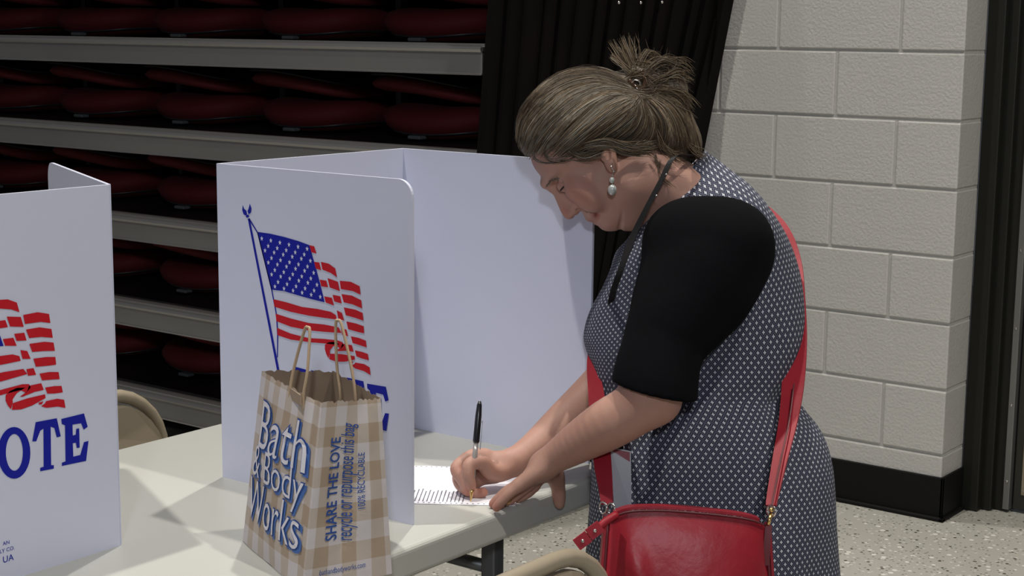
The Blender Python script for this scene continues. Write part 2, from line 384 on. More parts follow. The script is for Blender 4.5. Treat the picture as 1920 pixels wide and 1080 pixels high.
obj('door_frame', join(box(CX, CX+.055, FY-.015, FY+.14, 0, 2.17, .004), box(CX+.05, CX+.085, FY+.02, FY+.14, 0, 2.12, .004), box(CX+.08, CX+.115, FY+.045, FY+.14, 0, 2.10, .004),
    box(CX+.05, -.66, FY-.015, FY+.14, 2.10, 2.17, .004), box(-.74, -.66, FY-.015, FY+.14, 0, 2.17, .004)), MT['frame_steel'], dr, world=True)
sp = obj('hinge_strip', box(CX+.115, CX+.135, FY+.035, FY+.09, .01, 2.09, .002), MT['strip'], dr, world=True)
for k in range(9):
    obj('screw', ico((CX+.125, FY+.034, .10+.24*k), .004, 1, (1, .5, 1)), MT['chrome'], sp, world=True) if k < 9 else None
obj('door_leaf', box(CX+.14, -.745, FY+.055, FY+.10, .012, 2.09, .003), MT['door_paint'], dr, world=True)
kp = obj('kick_plate', box(CX+.165, -.79, FY+.051, FY+.056, .06, .335, .001, 1), MT['brass'], dr, world=True)
for zz in (.075, .2, .32):
    for xx in (CX+.175, -.80): obj('screw', ico((xx, FY+.051, zz), .004, 1, (1, .5, 1)), MT['chrome'], kp, world=True)

# ------------------------------------------------------------------ telescopic bleacher with folded seats
BY = 3.60
bl = empty('bleacher', (-4.2, 4.0, 0), 'closed telescopic bleacher with grey metal riser rails and dark leaning end posts', 'bleacher')
RZ = [.19, .50, .805, 1.11, 1.415, 1.72, 2.03]
def rail_mesh(x1, step=0):
    prof = [(0, 0), (0, -.058), (.012, -.078), (.016, -.078), (.005, -.058), (.008, -.008), (.10, -.002), (.10, .010), (.012, .012), (.002, .008)]
    V = []; 
    for x in (-9.5, x1):
        for y, z in prof: V.append((x, y, z))
    n = len(prof); F = [(i, (i+1) % n, n+(i+1) % n, n+i) for i in range(n)]+[tuple(range(n-1, -1, -1)), tuple(range(n, 2*n))]
    return pyd(V, F)
for z in RZ:
    x1 = -2.838
    r = obj('rail', box(-9.5, x1, BY, BY+.012, z-.079, z-.012, .003), MT['rail'], bl, world=True); r.location.z += 0
    obj('rail_lip', tube([(-9.5, BY+.004, z-.010), (x1, BY+.004, z-.010)], .011, 8), MT['rail_lip'], r, world=True)
    obj('deck_edge', box(-9.5, x1+.03, BY+.008, BY+.05, z-.004, z+.006, .001, 1), MT['rail_lip'], r, world=True)
    obj('deck_board', box(-9.5, x1+.05, BY+.05, 4.46, z-.020, z-.002), MT['deck'], bl, world=True)
    obj('bottom_lip', box(-9.5, x1, BY-.004, BY+.012, z-.083, z-.077, .001, 1), MT['rail_lip'], r, world=True)
obj('back_panel', box(-9.5, -2.8, 4.25, 4.30, 0, 2.4), MT['dark'], bl, world=True)
obj('front_post', box(-2.80, -2.755, BY-.01, BY+.06, 0, 2.5, .004), MT['post'], bl, world=True)
# leaning posts of the retracted rows, seen from the end
N = 15
for k in range(N):
    t = k/(N-1); z1 = 2.5
    lean = .18+.17*t
    p = np.array([-2.745+.17*t, 3.54+.93*t, 1.5]); ln = np.array([.035*t+.10*t*t, lean*.62, 1.0]); 
    a = p-ln*1.49; b = p+ln*(z1-1.5)
    if b[1] > WY-.06: b = p+ln*min(z1-1.5, (WY-.06-p[1])/ln[1])
    w = .021+.008*(k % 3)
    ux = np.array([1, 0, 0]); uy = np.array([0, 1, 0])
    V = [c+ux*sx*.012+uy*sy*w for c in (a, b) for sx, sy in ((-1, -1), (1, -1), (1, 1), (-1, 1))]
    obj('post', pyd(V, [(0, 3, 2, 1), (4, 5, 6, 7), (0, 1, 5, 4), (1, 2, 6, 5), (2, 3, 7, 6), (3, 0, 4, 7)]), MT['post'], bl, world=True)
sidep = [(-2.80, 3.62, 0), (-2.80, 3.66, 2.5), (-2.66, 4.50, 2.5), (-2.70, 4.30, 0)]
V = [np.array(p)+np.array([dx, 0, 0]) for dx in (0, .02) for p in sidep]
obj('side_panel', pyd(V, [(0, 1, 2, 3), (7, 6, 5, 4), (0, 4, 5, 1), (1, 5, 6, 2), (2, 6, 7, 3), (3, 7, 4, 0)]), MT['dark'], bl, world=True)
for bx_, by_ in ((1160, 5), (1201, 5), (1241, 4)): obj('bolt', ico(hit(bx_, by_, 0, -2.60), .005, 2), MT['chrome'], bl, world=True, sm=True)
# the slanted rear edge board that meets the wall
edge = [hit(1367, 0, 1, 4.47), hit(1320, 240, 1, 4.47)]
dirn = (edge[0]-edge[1])/(edge[0][2]-edge[1][2]); zt = 2.4
top = edge[1]+dirn*(zt-edge[1][2]); bot = edge[1]-dirn*edge[1][2]
V = []
for dx, dy in ((-.05, -.03), (0, -.03), (0, .03), (-.05, .03)):
    V += [bot+np.array([dx, dy, 0]), top+np.array([dx, dy, 0])]
obj('edge_board', pyd(V, [(0, 2, 3, 1), (2, 4, 5, 3), (4, 6, 7, 5), (6, 0, 1, 7), (1, 3, 5, 7), (0, 6, 4, 2)]), MT['post'], bl, world=True)

def pad(w, d, h, wave=0, sag=0, seg=28):
    """rounded cushion: outline superellipse, domed; wave lifts the left end"""
    V = []; F = []; rings = [(-.5, .58), (-.42, .78), (-.2, .95), (.05, 1), (.28, .93), (.42, .80), (.5, .62)]
    for zz, s in rings:
        for k in range(seg):
            a = 2*math.pi*k/seg; c, sn = math.cos(a), math.sin(a)
            x = w/2*s*math.copysign(abs(c)**.9, c); y = d/2*s*math.copysign(abs(sn)**.75, sn)
            z = zz*h + wave*(-.5*(x/(w/2))-.65*(x/(w/2))**2) + sag*((x/(w/2))**2)
            V.append((x, y, z*1.0))
    R = len(rings)
    for r in range(R-1):
        for k in range(seg): F.append((r*seg+k, r*seg+(k+1) % seg, (r+1)*seg+(k+1) % seg, (r+1)*seg+k))
    F += [tuple(range(seg-1, -1, -1)), tuple((R-1)*seg+k for k in range(seg))]
    return pyd(V, F)
me_seat = pad(.45, .42, .105, sag=.022); me_seat.materials.append(MT['seat_red']); smooth(me_seat)
me_seatsh = pad(.40, .38, .022, sag=.016); me_seatsh.materials.append(MT['seat_shell']); smooth(me_seatsh)
me_back = pad(.48, .40, .062, wave=.040); me_back.materials.append(MT['seat_red']); smooth(me_back)
me_backsh = pad(.49, .42, .016, wave=.040); me_backsh.materials.append(MT['seat_shell']); smooth(me_backsh)
me_foot = join(box(-.026, .026, -.205, -.17, -.046, -.034, .004), box(-.02, .02, -.17, .15, -.042, -.030, .004)); me_foot.materials.append(MT['grey_plastic'])
me_br = join(box(-.012, .012, -.02, .02, -.038, .10, .004)); me_br.materials.append(MT['grey_plastic'])
def seat_proto():
    t = empty('stadium_chair')
    for nm, me, z in (('seat_pad', me_seat, .0), ('seat_shell', me_seatsh, -.032), ('foot', me_foot, 0)):
        o = bpy.data.objects.new(nm, me); link(o, t); o.location = (.03, 0, z)
    for nm, me, z in (('backrest_pad', me_back, .122), ('backrest_shell', me_backsh, .152)):
        o = bpy.data.objects.new(nm, me); link(o, t); o.location = (.015, -.03, z)
    o = bpy.data.objects.new('hinge_bracket', me_br); link(o, t); o.location = (.27, .1, -.0)
    return t
ORD = ['rightmost', 'second from the right', 'third from the right', 'fourth from the right', 'fifth from the right', 'sixth from the right', 'seventh from the right', 'eighth from the right']
ROWN = {1: 'bottom row', 2: 'fourth row down', 3: 'third row down', 4: 'second row down', 5: 'top row'}
proto = seat_proto(); first = True
rows = [.19, .50, .805, 1.11, 1.415]
for ri, rz in enumerate(rows):
    for k in range(7):
        x = hit(816, 235, 1, BY+.24)[0]-.115-.555*k
        if first: t = proto; first = False
        else:
            t = proto.copy(); link(t)
            for ch in list(proto.children):
                c = ch.copy(); link(c, t)
        t.location = (x, BY+.44, rz+.052)
        tag(t, 'folded red padded stadium chair, %s in the %s' % (ORD[k], ROWN[ri+1]), 'seat', 'folded seats in the bleacher')

# ------------------------------------------------------------------ table
TX0, TX1, TY0, TY1, TZ = -2.17, -1.428, .35, 2.195, .74
tb = empty('folding_table', ((TX0+TX1)/2, (TY0+TY1)/2, 0), 'long off-white plastic folding table with rounded edges on grey steel legs', 'table')
obj('tabletop', box(TX0, TX1, TY0, TY1, TZ-.048, TZ, .009, 4), MT['table'], tb, world=True, sm=False)
for yy in (TY0+.22, TY1-.22):
    for zz in (.10, .60): obj('crossbar', tube([(TX0+.10, yy, zz), (TX1-.10, yy, zz)], .011), MT['table_leg'], tb, world=True, sm=True)
for yy in (TY0+.22, TY1-.22):
    for xx in (TX0+.10, TX1-.10):
        obj('leg', box(xx-.014, xx+.014, yy-.014, yy+.014, .015, TZ-.045, .004), MT['table_leg'], tb, world=True, sm=True)
        obj('foot_cap', box(xx-.017, xx+.017, yy-.017, yy+.017, 0, .03, .004), MT['rubber'], tb, world=True)
obj('side_rail', join(box(TX1-.10, TX1-.07, TY0+.08, TY1-.08, TZ-.075, TZ-.045, .003), box(TX0+.07, TX0+.10, TY0+.08, TY1-.08, TZ-.075, TZ-.045, .003)), MT['black_steel'], tb, world=True)
obj('brace', join(tube([(TX1-.35, TY1-.22, .52), (TX1-.35, TY1-.62, TZ-.06)], .008), box(TX1-.40, TX1-.30, TY1-.66, TY1-.58, TZ-.085, TZ-.05, .004)), MT['black_steel'], tb, world=True)

# ------------------------------------------------------------------ voting booths
BT = 1.252; TH = .005
def rounded_panel(w, h, rr, side, notch=True):
    """outline in (s,z); free edge at s=w with rounded top corner"""
    P = [(0, 0)]
    P.append((w, 0)); 
    for k in range(9):
        a = k/8*math.pi/2; P.append((w-rr+rr*math.cos(a), h-rr+rr*math.sin(a)))
    P.append((0, h)); return P
C4 = lambda p: (400+p[0]/2.4, 270+p[1]/2.4)
C6 = lambda p: (p[0]/2, 540+p[1]/2)
def loc(px):   # art coordinate (s = world X on booth two, t = height)
    w = hit(*px, 1, 1.732); return (w[0], w[2])
def locL(px):
    w = hit(*px, 0, -1.75); return (w[1]-2.888, w[2])
canton = [(197, 395), (255, 403), (320, 418), (385, 437), (433, 455), (455, 530), (480, 620), (502, 712), (440, 697), (380, 680), (320, 662), (262, 655)]
reds = [[(433,455),(455,460),(466,493),(443,487)], [(455,530),(478,533),(487,568),(462,560)], [(485,530),(520,538),(550,560),(558,600),(530,580),(492,565)],
 [(480,610),(510,615),(518,645),(487,640)], [(515,603),(562,620),(571,662),(525,645)], [(570,615),(620,620),(660,640),(664,678),(630,662),(575,652)],
 [(500,685),(535,692),(545,727),(507,713)], [(538,678),(572,685),(579,718),(545,708)], [(578,675),(625,682),(667,703),(671,740),(630,722),(588,712)],
 [(272,698),(330,712),(400,733),(470,742),(530,755),(553,770),(557,790),(500,782),(430,772),(350,755),(276,732)], [(557,748),(580,760),(591,795),(563,785)], [(588,735),(640,745),(673,760),(677,795),(640,782),(597,770)],
 [(281,763),(350,785),(430,805),(500,812),(565,825),(578,850),(500,845),(430,838),(350,822),(285,797)], [(575,830),(600,835),(608,865),(580,858)], [(600,798),(645,808),(678,820),(680,852),(650,845),(608,833)],
 [(288,827),(350,853),(430,873),(500,877),(560,883),(583,892),(588,908),(572,922),(552,903),(500,897),(440,892),(350,880),(290,860)],
 [(582,898),(625,905),(633,935),(600,930),(560,932),(550,928),(575,918)],
 [(620,865),(655,872),(688,885),(691,915),(660,905),(628,895)], [(638,928),(670,935),(697,945),(701,973),(670,965),(645,955)],
 [(640,983),(680,990),(705,1005),(709,1040),(680,1022),(640,1010),(622,996),(636,990)]]
pole = [[(156, 336), (165, 334), (299, 1021), (288, 1021)], [(165, 335), (200, 394), (197, 398), (162, 342)], [(197, 395), (201, 395), (267, 660), (288, 770), (293, 860), (291, 960), (287, 960), (288, 860), (283, 770), (262, 660)]]
eagle = [[(133,275),(140,292),(150,300),(153,316),(147,322),(137,316),(131,298)], [(165,268),(173,290),(170,308),(160,317),(155,302),(161,286)], [(150,318),(159,318),(163,328),(152,332),(147,327)]]
stars = []
for k in range(5): stars += [(220+40.8*i+14.8*k, 425+9.3*i+54*k) for i in range(6)]
for k in range(4): stars += [(249+40.5*i+14.8*k, 459+9.5*i+54*k) for i in range(5)]
VE = [(229,491),(314,470),(328,520),(313,531),(303,507),(271,512),(272,553),(283,550),(285,528),(296,526),(298,598),(287,600),(284,580),(272,582),(274,632),(300,626),(314,578),(331,573),(322,648),(231,667),(231,655),(245,650),(243,515),(231,510)]
VT = [(133,503),(212,488),(227,556),(212,560),(203,525),(189,520),(191,664),(201,664),(201,677),(150,687),(150,674),(163,670),(162,527),(150,535),(135,575),(120,575)]
VO = [[(52+61*math.cos(a), 618+97*math.sin(a)) for a in np.linspace(0, 2*math.pi, 33)[:-1]], [(53+32*math.cos(a), 616+69*math.sin(a)) for a in np.linspace(0, 2*math.pi, 33)[:-1]]]
VV = [(a, b+14) for a, b in [(-137,545),(-75,535),(-75,549),(-88,552),(-62,690),(-35,540),(-48,540),(-48,527),(-8,520),(-8,533),(-18,536),(-52,752),(-72,756),(-118,560),(-137,560)]]
curl = [[(20,402),(36,386),(62,374),(94,373),(62,394),(46,418),(47,428),(40,455),(28,440),(20,422)], [(46,432),(100,414),(168,398),(170,412),(120,440),(78,455),(44,457)], [(143,430),(162,424),(156,436),(146,437)]]
def print_mesh(polys, plane, off):
    """polys: lists of (s,t); plane maps (s,t,depth)->world"""
    mes = []
    for p in polys:
        if isinstance(p, tuple):           # ring: outer, inner
            o, i = p; n = len(o); V = [plane(*q, off) for q in o]+[plane(*q, off) for q in i]; mes.append(pyd(V, [(k, (k+1) % n, n+(k+1) % n, n+k) for k in range(n)]))
        else: mes.append(pyd([plane(*q, off) for q in p], [tuple(range(len(p)))]))
    return join(*mes)
def art(parent, plane):
    bl_ = [[loc(C4(q)) for q in p] for p in [canton]+pole+eagle]
    bl_ += [[locL(C6(q)) for q in p] for p in (VE, VT, VV)]
    ring = ([locL(C6(q)) for q in VO[0]], [locL(C6(q)) for q in VO[1]])
    obj('blue_print', print_mesh(bl_+[ring], plane, .0006), MT['ink_blue'], parent, world=True)
    obj('red_print', print_mesh([[loc(C4(q)) for q in p] for p in reds]+[[locL(C6(q)) for q in p] for p in curl], plane, .0007), MT['ink_red'], parent, world=True)
    st = []
    for cx, cy in stars:
        s, t = loc(C4((cx, cy))); st.append([(s+(.0042 if k % 2 == 0 else .0018)*math.sin(k*math.pi/5)*.85, t+(.0042 if k % 2 == 0 else .0018)*math.cos(k*math.pi/5)) for k in range(10)])
    obj('white_stars', print_mesh(st, plane, .0010), MT['ink_white'], parent, world=True)
def text_mesh(body, size, shear=0, offset=0, align='LEFT', spacing=1):
    c = bpy.data.curves.new('t', 'FONT'); c.body = body; c.size = size; c.shear = shear; c.offset = offset; c.align_x = align; c.space_character = spacing; c.resolution_u = 3
    o = bpy.data.objects.new('t', c); COL.objects.link(o); dg = bpy.context.evaluated_depsgraph_get(); me = bpy.data.meshes.new_from_object(o.evaluated_get(dg)); bpy.data.objects.remove(o); bpy.data.curves.remove(c)
    me.materials.clear(); return me
def warp(me, f):
    for v in me.vertices: v.co = Vector(tuple(f(v.co.x, v.co.y)))
    me.update(); return me

b2 = empty('voting_booth', (-1.893, 1.95, TZ), 'white plastic tabletop voting booth with flag print that the woman writes inside', 'booth')
AX0, AX1, AY, CY, CX1 = -1.893, -1.491, 1.732, 2.175, -1.479
outl = rounded_panel(AX1-AX0, BT-TZ, .026, 1)
pa = obj('side_panel', prism([(AX0+a, TZ+b) for a, b in outl], (0, AY, 0), (1, 0, 0), (0, 0, 1), (0, 1, 0), TH), MT['booth'], b2, world=True)
art(pa, lambda s, t, o: (s, AY-o, t))
obj('centre_panel', box(AX0-TH, AX0, AY, CY+TH, TZ, BT), MT['booth'], b2, world=True)
outl = rounded_panel(CX1-AX0, BT-TZ, .026, 1)
obj('side_panel', prism([(AX0+a, TZ+b) for a, b in outl], (0, CY, 0), (1, 0, 0), (0, 0, 1), (0, 1, 0), TH), MT['booth'], b2, world=True)
b1 = empty('voting_booth', (-1.75, 1.2, TZ), 'white plastic voting booth at the left edge with large OTE lettering', 'booth')
LY1 = 1.402; LY0 = LY1-.444
pc = obj('centre_panel', box(-1.75-TH, -1.75, LY0, LY1, TZ, BT), MT['booth'], b1, world=True)
art(pc, lambda s, t, o: (-1.75+o, s+2.888, t))
wd = hit(82, 300, 2, BT)[:2]-np.array([-1.755, LY1]); wd = np.array([wd[0], wd[1]]); wd /= np.linalg.norm(wd)
for yy, dv in ((LY1, wd), (LY0, np.array([-.97, -.243]))):
    outl = rounded_panel(.40, BT-TZ, .026, 1)
    nv = (-dv[1], dv[0], 0) if yy == LY1 else (dv[1], -dv[0], 0)
    obj('side_panel', prism([(a, TZ+b) for a, b in outl], (-1.75-TH, yy, 0), (dv[0], dv[1], 0), (0, 0, 1), nv, -TH), MT['booth'], b1, world=True)
tx = []
for s, yy, sz in (('AN', .790, .0075), ('LY CO.', .7805, .0075), ('UA', .7665, .0125)):
    me = text_mesh(s, sz, align='RIGHT'); yr = {'AN': hit(6, 1024, 0, -1.75)[1], 'LY CO.': hit(15, 1029, 0, -1.75)[1], 'UA': hit(13, 1043, 0, -1.75)[1]}[s]
    tx.append(warp(me, lambda x, y, yr=yr, yy=yy: (-1.7494, yr+x+.010, yy+y)))
obj('small_print', join(*tx), MT['ink_blue'], pc, world=True)

# ------------------------------------------------------------------ folding chairs
def folding_chair(base, rz, label):
    c = empty('folding_chair', base, label, 'chair', rz=rz)   # local: back at y=0 facing +y, width along x
    mm = MT['chair']
    def arch(w, z0, z1, rr, y0, y1, n=7):
        P = [(-w/2, y0, z0)]
        for k in range(n+1):
            a = math.pi-k/n*math.pi/2; P.append((-w/2+rr+rr*math.cos(a), y1, z1-rr+rr*math.sin(a)))
        for k in range(n+1):
            a = math.pi/2-k/n*math.pi/2; P.append((w/2-rr+rr*math.cos(a), y1, z1-rr+rr*math.sin(a)))
        P.append((w/2, y0, z0)); return P
    obj('frame', tube(arch(.45, .02, .78, .13, .40, 0), .0125, 10), mm, c, sm=True)
    pts = arch(.425, .50, .765, .12, 0, 0); V = []; n = len(pts)
    for dy in (.012, -.002, -.012):
        s = 1 if dy != -.012 else .9
        for x, y, z in pts: V.append((x*s, dy+.10*(.78-z)*.6+.004-.02*(1-(x/.21)**2), .63+(z-.63)*s))
    F = [tuple(range(n-1, -1, -1))]+[(r*n+i, r*n+i+1, (r+1)*n+i+1, (r+1)*n+i) for r in range(2) for i in range(n-1)]+[tuple(2*n+i for i in range(n))]+[(0, n, 2*n, 2*n)][:0]
    me = pyd(V, F); bm = bmesh.new(); bm.from_mesh(me); bmesh.ops.holes_fill(bm, edges=bm.edges[:], sides=0); bmesh.ops.recalc_face_normals(bm, faces=bm.faces[:]); bm.to_mesh(me); bm.free()
    obj('backrest', me, mm, c)
    obj('seat', box(-.20, .20, .12, .50, .425, .445, .009, 3), mm, c)
    for sx in (-1, 1):
        obj('leg', tube([(sx*.20, .02, .02), (sx*.20, .20, .30), (sx*.20, .48, .60*.72)], .011, 8), mm, c, sm=True)
        for yy in (.02, .40): obj('foot_cap', tube([(sx*(.20 if yy < .1 else .225), yy, 0), (sx*(.20 if yy < .1 else .225), yy, .035)], .015, 8), MT['rubber'], c)
    obj('crossbar', join(tube([(-.2, .05, .07), (.2, .05, .07)], .007, 8), tube([(-.22, .37, .08), (.22, .37, .08)], .007, 8)), mm, c)
    return c
folding_chair((-2.36, 1.775, 0), -math.pi/2, 'beige metal folding chair behind the table, seen between the two booths')
folding_chair((-1.165, 1.545, 0), math.pi/2, 'beige metal folding chair back in front of the table beside the red handbag')

# ------------------------------------------------------------------ ballot paper and pen
pe = np.array([-1.559, 1.814]); pu = np.array([.827, .562]); pv = np.array([-.562, .827])
u1 = .158; u0 = u1-.356; vw = .214
def pp(u, v, z=.7412):
    q = pe+pu*u+pv*v; return (q[0], q[1], z)
pap = obj('ballot_paper', pyd([pp(u0, 0, .7405), pp(u1, 0, .7405), pp(u1, vw, .7405), pp(u0, vw, .7405), pp(u0, 0), pp(u1, 0), pp(u1, vw), pp(u0, vw)], [(3, 2, 1, 0), (4, 5, 6, 7), (0, 1, 5, 4), (1, 2, 6, 5), (2, 3, 7, 6), (3, 0, 4, 7)]), MT['paper'])
tag(pap, 'white printed ballot sheet with edge marks lying under the writing hand', 'paper')
V = []; F = []
def quad(u, v, du, dv):
    n = len(V); V.extend([pp(u, v, .7416), pp(u+du, v, .7416), pp(u+du, v+dv, .7416), pp(u, v+dv, .7416)]); F.append((n, n+1, n+2, n+3))
u = u0+.008
while u < u1-.006:
    quad(u, .004, .0028, .0022); quad(u, vw-.0062, .0028, .0022); u += .0085
rr_ = random.Random(2); u = u0+.012
while u < .08:
    v = .012; ve = rr_.uniform(.058, .075)
    while v < ve:
        w = rr_.uniform(.003, .008); quad(u, v, .0018, w); v += w+.0016
    u += .0062
obj('printed_text', pyd(V, F), MT['ink_grey'], pap, world=False)['kind'] = 'stuff'
pt = np.array(hit(882.6, 941, 2, .7415)); ptop = at(899.5, 752, 2.50); pd = (ptop-pt); PL = np.linalg.norm(pd); pd /= PL
pn = empty('ballpoint_pen', tuple(pt), 'black-capped clear ballpoint pen held upright in the writing hand', 'pen')
q = lambda t: pt+pd*PL*t
obj('barrel', tube([q(.13), q(.60)], .0040, 8), MT['pen_clear'], pn, world=True, sm=True)
obj('tip', tube([q(0), q(.02), q(.09), q(.14)], [.0006, .0012, .0030, .0040], 10), MT['gold'], pn, world=True, sm=True)
capm = tube([q(.585), q(.60), q(.86), q(.96), q(1)], [.0046, .0052, .0050, .0040, .0022], 12)
cp_ = obj('cap', capm, MT['pen_black'], pn, world=True, sm=True)
side = np.cross(pd, FW); side /= np.linalg.norm(side); side = -side if side@RR < 0 else side
obj('clip', prism([(-.0014, 0), (.0014, 0), (.0014, .045), (-.0014, .045)], q(.62-.10)+side*.0066, np.cross(pd, side), pd, side, .0013), MT['pen_black'], cp_, world=True)
obj('clip_joint', prism([(-.0014, 0), (.0014, 0), (.0014, .004), (-.0014, .004)], q(.62-.10)+pd*.041+side*.002, np.cross(pd, side), pd, side, .005), MT['pen_black'], cp_, world=True)

# ------------------------------------------------------------------ paper shopping bag
G = {}
bL = hit(455, 1015, 2, TZ); bR = hit(735, 1077, 2, TZ); bN = np.array([-1.418, 1.43, TZ]); bF = bL+bR-bN
tL = at(491, 694, 2.235); tN = at(604, 754, 2.115); tR = at(714, 745, 2.18); tF = at(624, 695, 2.275)
for p_ in (bL, bR, bN, bF): p_[2] = TZ+.001
bagp = empty('paper_shopping_bag', tuple((bL+bR)/2), 'brown gingham paper shopping bag with blue and white lettering and twisted handles', 'bag')
def bil(a, b, c, d, s, t): return (a*(1-s)+b*s)*(1-t)+(d*(1-s)+c*s)*t      # a,b bottom; d,c top
def face_mesh(a, b, c, d, nrm, wu, hv, u0=0, bulge=0, crease=None, nu=30, nv=36, jag=0, seed=0):
    V = []; F = []; UVs = []; rj = random.Random(seed)
    nrm = np.array(nrm)
    for j in range(nv+1):
        for i in range(nu+1):
            s, t = i/nu, j/nv; p = bil(a, b, c, d, s, t)
            off = bulge*math.sin(math.pi*s)*(.4+.6*math.sin(math.pi*t)) + (0.0012*math.sin(9*s+5*t+seed)+.0009*math.sin(15*t-4*s+seed))*math.sin(math.pi*s)
            if crease: off += crease(s, t)
            if j == nv and jag: p = p+np.array([0, 0, rj.uniform(-jag, jag*.3)])
            V.append(p+nrm*off); UVs.append((u0+s*wu, t*hv))
    for j in range(nv):
        for i in range(nu):
            k = j*(nu+1)+i; F.append((k, k+1, k+nu+2, k+nu+1))
    me = pyd(V, F); uv = me.uv_layers.new(name='UVMap')
    for l in me.loops: uv.data[l.index].uv = UVs[l.vertex_index]
    return me
def nrm_of(a, b, c): n = np.cross(b-a, c-a); return n/np.linalg.norm(n)
nA = nrm_of(bL, bN, tN); nB = nrm_of(bN, bR, tR)
wallt = .0012
def bag_face(name, a, b, c, d, n, wu, u0, bulge, crease, seed):
    out = face_mesh(a, b, c, d, n, wu, .26, u0, bulge, crease, seed=seed, jag=.003); o = obj(name, out, MT['gingham'], bagp, world=True, sm=True)
    inn = face_mesh(a, b, c, d, n, wu, .26, u0, bulge, lambda s, t: (crease(s, t) if crease else 0)-wallt, seed=seed, jag=.003); inn.flip_normals()
    obj('lining', inn, MT['bag_in'], o, world=True, sm=True)
    return o
fcrease = lambda s, t: -.004*max(0, 1-abs(s-.90)/.05)
gcrease = lambda s, t: -.010*math.sin(math.pi*t)*max(0, 1-abs(s-.42)/.35)*(1 if t > .22 else t/.22)
fa = bag_face('front_face', bL, bN, tN, tL, nA, .235, .0, .010, fcrease, 1)
ga = bag_face('gusset', bN, bR, tR, tN, nB, .135, .012, .004, gcrease, 5)
bag_face('back_face', bR, bF, tF, tR, -nA, .235, 0, .004, None, 3)
bag_face('gusset', bF, bL, tL, tF, -nB, .135, 0, -.004, None, 4)
obj('bottom', pyd([bL, bN, bR, bF], [(0, 1, 2, 3)]), MT['bag_in'], bagp, world=True)
lenA = np.linalg.norm(bN-bL); 
def onA(s, t, off=.0012):
    o = .010*math.sin(math.pi*s)*(.4+.6*math.sin(math.pi*t))+(0.0012*math.sin(9*s+5*t+1)+.0009*math.sin(15*t-4*s+1))*math.sin(math.pi*s)
    return bil(bL, bN, tN, tL, s, t)+nA*(o+off+fcrease(s, t))
def onB(s, t, off=.0012):
    o = .004*math.sin(math.pi*s)*(.4+.6*math.sin(math.pi*t))+(0.0012*math.sin(9*s+5*t+5)+.0009*math.sin(15*t-4*s+5))*math.sin(math.pi*s)
    return bil(bN, bR, tR, tN, s, t)+nB*(o+off+gcrease(s, t))
def fit_text(body, box_, fn, off, offset=0, shear=0, dx=0, dy=0, rot=False):
    me = text_mesh(body, 1, shear, offset); ref = text_mesh(body, 1, shear, 0)
    xs = [v.co.x for v in ref.vertices]; ys = [v.co.y for v in ref.vertices]; x0, x1, y0, y1 = min(xs), max(xs), min(ys), max(ys)
    bm = bmesh.new(); bm.from_mesh(me)
    bmesh.ops.triangulate(bm, faces=bm.faces[:])
    for _k in range(3):
        bmesh.ops.subdivide_edges(bm, edges=[e for e in bm.edges if e.calc_length() > .16], cuts=1); bmesh.ops.triangulate(bm, faces=[f for f in bm.faces if len(f.verts) > 3])
    bm.to_mesh(me); bm.free()
    s0, t0, s1, t1 = box_
    def f(x, y):
        a = (x-x0)/(x1-x0); b = (y-y0)/(y1-y0)
        if rot: return fn(s0+(s1-s0)*(1-b)+dx, t0+(t1-t0)*a+dy, off)
        return fn(s0+(s1-s0)*a+dx, t0+(t1-t0)*b+dy, off)
    return warp(me, f)
LINES = [('Bath', (.145, .585, .885, .855)), ('& Body', (.085, .36, .885, .60)), ('Works', (.07, .175, .885, .405))]
obj('blue_shadow_lettering', join(*[fit_text(b, bx, onA, .0011, .012, dx=.020, dy=-.012) for b, bx in LINES]), MT['bag_shadow'], fa, world=True)
obj('blue_outline_lettering', join(*[fit_text(b, bx, onA, .0018, .013) for b, bx in LINES]), MT['bag_ink'], fa, world=True)
obj('white_lettering', join(*[fit_text(b, bx, onA, .0025, -.009) for b, bx in LINES]), MT['bag_white'], fa, world=True)
for tm in (fit_text('SHARE THE LOVE', (.20, .245, .345, .80), onB, .0014, .014, rot=True), fit_text('recycle or repurpose this bag', (.35, .225, .60, .875), onB, .0014, .004, .45, rot=True),
    fit_text('100% RECYCLABLE', (.60, .39, .69, .70), onB, .0014, .004, rot=True), fit_text('bathandbodyworks.com', (.16, .055, .69, .095), onB, .0014)):
    obj('blue_lettering', tm, MT['bag_ink'], ga, world=True)
def handle(a, b, apex, name='handle'):
    mid = (a+b)/2; P = [a-np.array([0, 0, .03]), a, a*.62+apex*.38+(a-mid)*.35, apex*.93+mid*.07+(a-mid)*.42, apex+(a-mid)*.0, apex*.93+mid*.07+(b-mid)*.42, b*.62+apex*.38+(b-mid)*.35, b, b-np.array([0, 0, .03])]
    obj(name, tube(catmull(P, 6), .0021, 8), MT['handle'], bagp, world=True, sm=True)
handle(at(544, 733, 2.17), at(569, 741, 2.14), at(577, 614, 2.15))
handle(at(638, 738, 2.20), at(666, 741, 2.185), at(634, 601, 2.20))
fp = obj('handle_patch', prism([(-.022, -.012), (.022, -.012), (.020, .002), (-.020, .004)], (at(556, 738, 2.155))+nA*.001, (bN-bL)/lenA, (0, 0, 1), nA, .002), MT['bag_in'], bagp, world=True)

# ------------------------------------------------------------------ the woman
DH = 2.58; DB = 2.62
px = lambda r, d=DH: r*d/FOC
woman = empty('person', tuple(at(1335, 1050, DB)[:2])+(0,), 'woman with pinned-up ash brown hair in patterned dress leaning to write on a ballot', 'person')
